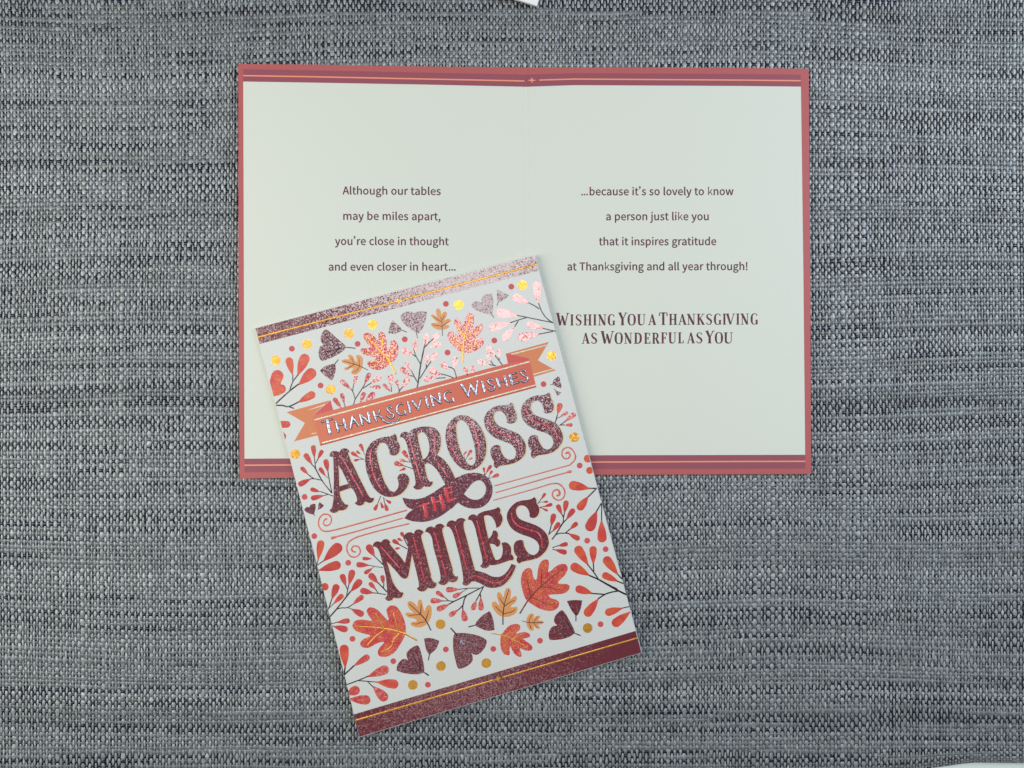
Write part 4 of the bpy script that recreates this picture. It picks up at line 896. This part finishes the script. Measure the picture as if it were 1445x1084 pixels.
sprig(P8, [([(1272, 205), (1105, 40)], 1.2), ([(1265, 252), (1150, 238), (1020, 212)], .8), ([(1110, 240), (1088, 265)], .6)], [(1128, 66, 1005, -135, 118), (1080, 105, 920, 100, 62), (1040, 215, 815, 202, 92), (1095, 262, 952, 355, 68)])
sprig(OF, [([(376, 1030), (218, 868)], 1.3), ([(316, 962), (322, 890)], 1.1), ([(352, 1074), (225, 1052), (130, 1043)], 1.1), ([(222, 1050), (178, 978)], 1.0)], [(222, 880, 73, 718, 108), (318, 905, 290, 743, 72), (186, 992, 73, 868, 76), (145, 1048, -82, 1000, 104)])
sprig(OF, [([(728, 250), (660, 110)], 1.1), ([(722, 300), (580, 222)], 1.1)], [(660, 105, 615, 10, 62), (595, 230, 468, 145, 72), (645, 165, 552, 122, 44), (605, 278, 515, 297, 42)])
sprig(C6, [([(992, 213), (700, 365), (490, 467), (395, 518)], 1.4), ([(915, 240), (740, 243), (565, 262)], 1.0), ([(715, 250), (615, 312)], .7), ([(490, 465), (395, 458), (290, 458)], 1.0), ([(400, 458), (335, 400)], 1.0), ([(705, 368), (665, 430), (640, 530), (560, 612)], 1.3), ([(642, 530), (636, 595)], 1.2), ([(990, 215), (935, 325), (868, 450)], 1.2), ([(932, 330), (945, 400)], 1.2)],
      [(578, 262, 350, 270, 94), (628, 308, 473, 398, 78), (342, 412, 187, 298, 72), (308, 460, 87, 455, 92), (405, 518, 198, 612, 98), (565, 606, 408, 715, 82), (636, 590, 684, 808, 100), (870, 445, 800, 615, 84), (943, 398, 950, 622, 90)])
sprig(B4, [([(188, 745), (205, 622)], 1.6), ([(192, 748), (270, 675), (355, 597)], 1.7)], [(207, 632, 183, 238, 154, 'orange'), (345, 606, 615, 428, 108)])
sprig(B4, [([(232, 918), (430, 845), (600, 772)], 1.3), ([(430, 850), (600, 862), (755, 876)], 1.1), ([(590, 868), (692, 968)], 1.1)], [(588, 784, 945, 638, 154), (740, 874, 1110, 918, 158, 'orange')])
sprig(A7, [], [(368, 668, 462, 762, 64), (190, 722, 275, 682, 62), (205, 755, 350, 762, 64)])
sprig(A7, [([(88, 242), (130, 230)], 1.0), ([(92, 256), (106, 262)], .9)], [(122, 234, 210, 220, 36), (98, 260, 196, 285, 44)])
sprig(P7, [([(1243, 228), (1110, 163), (980, 90), (800, -15)], 2.0), ([(1120, 168), (1000, 188), (880, 230), (772, 302)], 1.7), ([(872, 226), (660, 210)], 1.5)], [(678, 214, 387, 118, 134, 'orange'), (778, 298, 555, 595, 150, 'orange')])
sprig(P7, [([(1300, 435), (1170, 462)], 1.2)], [(1190, 460, 890, 548, 128, 'orange'), (1318, 522, 1018, 755, 152, 'orange')])

# ---- oak leaves, golden leaves, fan leaves: leaf > vein
def leaf(name, fx, outline, veins, m, mv, layer=1.4, tapered=True, smo=4):
    s = fx[2]/1445
    lo = card_clip(smooth_closed(fr(*fx, outline), smo))
    o = fill(name, [lo], zc(layer), M[m], front, 0.00004)
    for q, w in veins:
        q = [p[:2] for p in fr(*fx, q)]
        q = smooth_open(q, 4) if len(q) > 2 else [q[0], ((q[0][0]+q[1][0])/2, (q[0][1]+q[1][1])/2), q[1]]
        ww_ = [w*s*.6, w*s, w*s] if tapered else w*s
        strokes("vein", [(q, ww_)], zc(layer+.9), M[mv], o, 0.00006)
    return o
P5 = (480, 440, 120); P66 = (590, 420, 120); P56 = (560, 840, 120); P69 = (690, 820, 120); R6 = (660, 860, 120); R8 = (720, 780, 120); S7 = (500, 870, 120); S6 = (600, 860, 120); P1 = (360, 450, 120); YF = (690, 470, 120)
leaf("oak_leaf", P5, [(860, 872), (900, 850), (960, 770), (992, 650), (975, 540), (915, 482), (862, 505), (845, 570), (822, 636), (792, 620), (792, 540), (775, 430), (740, 360), (695, 340), (655, 365), (652, 440), (655, 495), (630, 478), (590, 430), (520, 372), (440, 358), (396, 400), (420, 480), (480, 560), (512, 605), (470, 622), (400, 615), (350, 640), (362, 700), (440, 738), (530, 758), (618, 790), (560, 825), (480, 840), (465, 890), (510, 955), (600, 985), (700, 980), (800, 930)],
     [([(435, 410), (700, 685), (830, 830), (945, 1055)], 28), ([(722, 450), (712, 640)], 20), ([(905, 590), (830, 810)], 20), ([(415, 692), (560, 682), (690, 690)], 18), ([(540, 895), (620, 890), (720, 855), (820, 845)], 18)], 'leaf_red', 'f_gold')
leaf("oak_leaf", P66, [(760, 930), (700, 905), (610, 840), (535, 740), (500, 650), (518, 592), (570, 577), (630, 612), (678, 652), (695, 640), (650, 530), (612, 430), (622, 370), (668, 350), (715, 395), (762, 470), (785, 420), (828, 295), (890, 255), (945, 298), (955, 400), (935, 480), (925, 530), (1000, 480), (1062, 440), (1100, 470), (1090, 540), (1040, 620), (990, 680), (945, 722), (1010, 705), (1080, 690), (1122, 722), (1110, 790), (1050, 860), (950, 915), (850, 940)],
     [([(885, 295), (795, 650), (765, 860), (765, 1095)], 28), ([(660, 480), (780, 650)], 24), ([(1048, 535), (930, 600), (805, 685)], 20), ([(560, 682), (660, 770), (760, 850)], 22), ([(1048, 738), (980, 800), (880, 830), (775, 860)], 20)], 'leaf_red', 'f_gold')
leaf("golden_leaf", P66, [(410, 548), (340, 545), (265, 512), (220, 460), (240, 430), (300, 430), (340, 440), (290, 385), (225, 320), (232, 288), (280, 300), (328, 332), (305, 260), (310, 205), (342, 185), (380, 220), (395, 295), (420, 258), (460, 235), (490, 262), (480, 320), (445, 385), (500, 362), (545, 370), (550, 410), (500, 440), (470, 465), (525, 470), (520, 510), (465, 540)],
     [([(380, 330), (405, 430), (415, 645)], 12), ([(262, 330), (330, 370), (395, 412)], 9), ([(450, 300), (402, 390)], 9), ([(240, 462), (410, 490)], 9), ([(520, 400), (418, 482)], 9)], 'leaf_gold', 'stem')
leaf("golden_leaf", P5, [(382, 905), (385, 800), (350, 750), (292, 733), (270, 760), (285, 838), (250, 830), (220, 762), (170, 730), (130, 745), (155, 805), (80, 808), (25, 830), (50, 872), (140, 898), (140, 925), (80, 950), (70, 975), (112, 995), (180, 960), (222, 962), (190, 1020), (202, 1062), (270, 1065), (330, 1020), (370, 960)],
     [([(60, 838), (230, 888), (330, 922), (465, 990)], 11), ([(190, 780), (240, 890)], 9), ([(110, 975), (240, 895)], 10), ([(320, 790), (330, 920)], 9), ([(215, 1030), (280, 1000), (332, 925)], 9)], 'leaf_gold', 'stem')
leaf("oak_leaf", A7, [(588, 250), (588, 310), (560, 370), (520, 430), (470, 464), (420, 466), (400, 442), (410, 408), (443, 368), (400, 374), (340, 405), (300, 404), (280, 378), (300, 348), (350, 324), (300, 308), (250, 290), (228, 256), (248, 222), (300, 214), (360, 222), (340, 190), (325, 155), (345, 131), (390, 142), (430, 180), (466, 218), (473, 210), (466, 180), (460, 145), (490, 118), (530, 128), (565, 180)],
     [([(250, 259), (440, 275), (580, 310), (665, 355)], 11), ([(385, 170), (415, 230), (440, 272)], 9), ([(505, 170), (540, 290)], 9), ([(330, 387), (380, 335), (440, 288)], 8), ([(425, 435), (490, 400), (510, 350), (545, 310)], 8)], 'leaf_red', 'f_gold')
leaf("golden_leaf", P56, [(592, 260), (580, 370), (530, 470), (470, 520), (380, 548), (290, 535), (235, 495), (250, 462), (318, 450), (335, 422), (290, 395), (200, 377), (148, 330), (170, 295), (235, 300), (285, 305), (220, 240), (180, 150), (200, 105), (260, 110), (320, 160), (352, 198), (358, 115), (385, 75), (425, 100), (445, 200), (472, 270), (500, 200), (540, 165), (580, 190)],
     [([(210, 145), (400, 320), (500, 440), (578, 595)], 18), ([(413, 160), (405, 310)], 14), ([(545, 250), (495, 410)], 13), ([(195, 348), (300, 335), (400, 330)], 12), ([(275, 480), (340, 490), (400, 465), (480, 450)], 12)], 'leaf_gold', 'stem')
leaf("golden_leaf", P69, [(240, 608), (160, 575), (85, 490), (50, 412), (62, 362), (108, 350), (155, 395), (183, 402), (150, 310), (135, 230), (165, 185), (208, 220), (243, 278), (265, 200), (290, 135), (335, 118), (372, 160), (370, 240), (362, 310), (410, 270), (455, 255), (475, 300), (450, 360), (390, 410), (368, 445), (420, 445), (470, 438), (485, 480), (450, 550), (375, 595), (300, 610)],
     [([(335, 150), (265, 380), (240, 560), (237, 740)], 17), ([(175, 280), (255, 400)], 13), ([(440, 325), (340, 370), (265, 430)], 13), ([(105, 430), (235, 545)], 14), ([(440, 480), (400, 520), (320, 540), (245, 560)], 13)], 'leaf_gold', 'stem')
leaf("golden_leaf", P69, [(635, 695), (648, 620), (690, 562), (740, 552), (765, 580), (748, 635), (795, 600), (850, 588), (870, 612), (835, 665), (900, 678), (930, 700), (900, 735), (835, 742), (865, 790), (850, 815), (800, 800), (758, 765), (760, 820), (740, 845), (690, 830), (650, 770)],
     [([(560, 675), (660, 705), (780, 708), (915, 700)], 13), ([(735, 580), (695, 630), (680, 700)], 10), ([(828, 608), (757, 700)], 10), ([(680, 712), (715, 805)], 10), ([(757, 712), (820, 790)], 10)], 'leaf_gold', 'stem')
leaf("oak_leaf", R6, [(560, 470), (600, 390), (680, 300), (760, 255), (850, 250), (893, 290), (880, 350), (825, 398), (832, 412), (900, 395), (980, 385), (1050, 420), (1050, 468), (990, 490), (942, 503), (1020, 560), (1090, 620), (1095, 680), (1040, 705), (960, 690), (885, 662), (905, 730), (915, 795), (870, 805), (800, 760), (750, 680), (728, 630), (710, 680), (715, 750), (690, 780), (620, 760), (570, 680), (555, 570)],
     [([(1020, 650), (860, 560), (740, 500), (570, 432), (410, 408)], 20), ([(740, 370), (640, 440)], 12), ([(900, 445), (840, 470), (770, 500)], 16), ([(622, 620), (622, 460)], 14), ([(785, 590), (745, 510)], 12)], 'leaf_red', 'f_gold')
leaf("oak_leaf", R8, [(270, 800), (215, 660), (182, 500), (200, 360), (250, 285), (320, 258), (370, 300), (388, 400), (425, 460), (455, 430), (470, 300), (500, 190), (560, 125), (630, 118), (658, 170), (650, 270), (645, 330), (700, 300), (780, 230), (880, 188), (955, 210), (975, 280), (930, 380), (850, 460), (808, 515), (880, 530), (970, 535), (1010, 580), (980, 650), (900, 695), (780, 710), (690, 712), (655, 735), (690, 772), (780, 800), (830, 850), (810, 930), (740, 980), (650, 990), (520, 960), (390, 890)],
     [([(905, 265), (700, 420), (530, 565), (345, 750), (165, 1030)], 24), ([(535, 265), (525, 545)], 16), ([(280, 430), (320, 600), (350, 730)], 16), ([(885, 635), (780, 620), (680, 595), (520, 590)], 15), ([(755, 855), (700, 885), (620, 880), (500, 810), (370, 765)], 15)], 'leaf_red', 'brown')
leaf("fan_leaf", S7, [(915, 740, 1), (885, 660), (900, 600), (980, 530), (1065, 493), (1110, 540), (1160, 720), (1190, 900), (1170, 960, 1), (1060, 985), (880, 970), (740, 930), (718, 890), (740, 810), (800, 740), (850, 720)],
     [([(1130, 920), (1060, 790), (980, 620)], 14), ([(1130, 915), (980, 880), (820, 860)], 14), ([(1130, 910), (1110, 750)], 14), ([(1130, 925), (990, 932)], 12), ([(1170, 940), (1260, 1000)], 22)], 'f_plum', 'stem')
leaf("fan_leaf", S7, [(1185, 375, 1), (1300, 365), (1445, 415, 1), (1390, 550), (1275, 655, 1), (1220, 560)], [([(1290, 560), (1275, 650), (1258, 740)], 16)], 'f_plum', 'stem')
leaf("fan_leaf", S6, [(530, 402, 1), (700, 405), (880, 440), (1000, 490), (1045, 540), (1020, 640), (940, 740), (880, 772), (820, 765), (780, 735, 1), (805, 800), (800, 880), (720, 960), (600, 1010), (550, 985), (510, 850), (480, 700), (472, 550), (490, 430)],
     [([(790, 490), (600, 490)], 12), ([(880, 620), (740, 560), (610, 520)], 12), ([(630, 820), (615, 660), (595, 520)], 12), ([(680, 640), (600, 530)], 10)], 'f_plum', 'f_silver')
strokes("leaf_stem", [([p[:2] for p in fr(*S6, [(545, 440), (435, 320)])], 1.9)], zc(2.4), M['stem'], front)
leaf("fan_leaf", S6, [(1090, 30, 1), (1120, 70), (1160, 200), (1180, 350, 1), (1060, 365), (930, 320), (850, 275, 1), (880, 200), (980, 100)], [([(870, 262), (740, 298)], 20), ([(1080, 200), (940, 220)], 9), ([(1080, 290), (940, 260)], 9)], 'f_plum', 'stem')
leaf("fan_leaf", P7, [(78, 755, 1), (25, 690), (38, 600), (100, 530), (155, 498), (220, 560), (310, 720), (370, 850), (370, 890, 1), (280, 950), (150, 990), (30, 1003), (-43, 1000), (-68, 950), (-58, 850), (-13, 780), (40, 762)],
     [([(300, 860), (200, 740), (110, 620)], 12), ([(320, 850), (250, 690)], 12), ([(290, 860), (150, 870), (40, 900)], 12), ([(340, 880), (200, 920)], 10), ([(360, 880), (468, 925)], 20)], 'f_plum', 'stem')
leaf("fan_leaf", P7, [(240, 340, 1), (370, 322), (500, 330, 1), (480, 450), (430, 570), (390, 592, 1), (320, 500)], [([(392, 540), (395, 680)], 16)], 'f_plum', 'stem')
leaf("fan_leaf", P1, [(1170, 440, 1), (1115, 380), (1120, 290), (1160, 210), (1210, 183), (1290, 240), (1400, 340), (1500, 420), (1545, 480, 1), (1500, 540), (1400, 610), (1300, 660), (1200, 700), (1130, 710), (1090, 660), (1080, 560), (1100, 480), (1140, 450)],
     [([(1200, 300), (1310, 390), (1440, 490)], 16), ([(1130, 580), (1300, 540), (1440, 505)], 14), ([(1280, 620), (1440, 510)], 16), ([(1520, 480), (1700, 500)], 16)], 'f_plum2', 'stem')
leaf("fan_leaf", P1, [(1100, 880, 1), (1180, 810), (1270, 775), (1360, 765, 1), (1368, 860), (1340, 980), (1305, 1045, 1), (1200, 980)], [([(1240, 910), (1350, 775), (1410, 695)], 13), ([(1180, 860), (1340, 790)], 9), ([(1300, 950), (1350, 800)], 9)], 'f_plum2', 'stem')
leaf("fan_leaf", P5, [(885, 145, 1), (960, 200), (1030, 275), (1045, 325, 1), (940, 370), (820, 370, 1), (840, 250)], [([(1020, 300), (1130, 345)], 12)], 'f_plum2', 'stem')
leaf("fan_leaf", A1, [(1180, 445, 1), (1210, 430), (1264, 434, 1), (1255, 490), (1235, 545), (1205, 582, 1), (1150, 550), (1105, 510), (1085, 470), (1105, 442), (1145, 430)], [([(1190, 570), (1200, 610)], 5)], 'f_plum2', 'stem')
leaf("fan_leaf", A2, [(508, 395), (520, 370), (548, 362), (580, 377, 1), (575, 345), (600, 318), (645, 310, 1), (655, 350), (655, 400), (648, 455, 1), (600, 445), (545, 425)], [([(640, 445), (660, 474)], 4)], 'f_plum2', 'stem')
leaf("fan_leaf", A2, [(683, 283, 1), (720, 300), (762, 322, 1), (730, 350), (688, 372, 1), (680, 330)], [([(690, 366), (680, 393)], 4)], 'f_plum2', 'stem')
leaf("fan_leaf", YF, [(1168, 735, 1), (1205, 770), (1208, 832, 1), (1230, 870), (1225, 938, 1), (1150, 915), (1070, 875, 1), (1100, 800)], [([(1090, 872), (1040, 880)], 8)], 'f_plum2', 'stem')
leaf("fan_leaf", YF, [(1115, 955, 1), (1165, 990), (1230, 1010, 1), (1195, 1045), (1160, 1072, 1), (1135, 1010)], [([(1120, 965), (1105, 942)], 7)], 'f_plum2', 'stem')
leaf("fan_leaf", UF, [(50, 355, 1), (90, 310), (145, 312, 1), (155, 275), (200, 255), (242, 255, 1), (245, 330), (215, 440, 1), (140, 420), (80, 390)], [([(210, 420), (235, 460)], 8)], 'f_plum2', 'stem')
leaf("fan_leaf", UF, [(310, 225, 1), (390, 282, 1), (340, 330), (288, 355, 1), (290, 290)], [([(300, 340), (282, 362)], 8)], 'f_plum2', 'stem')
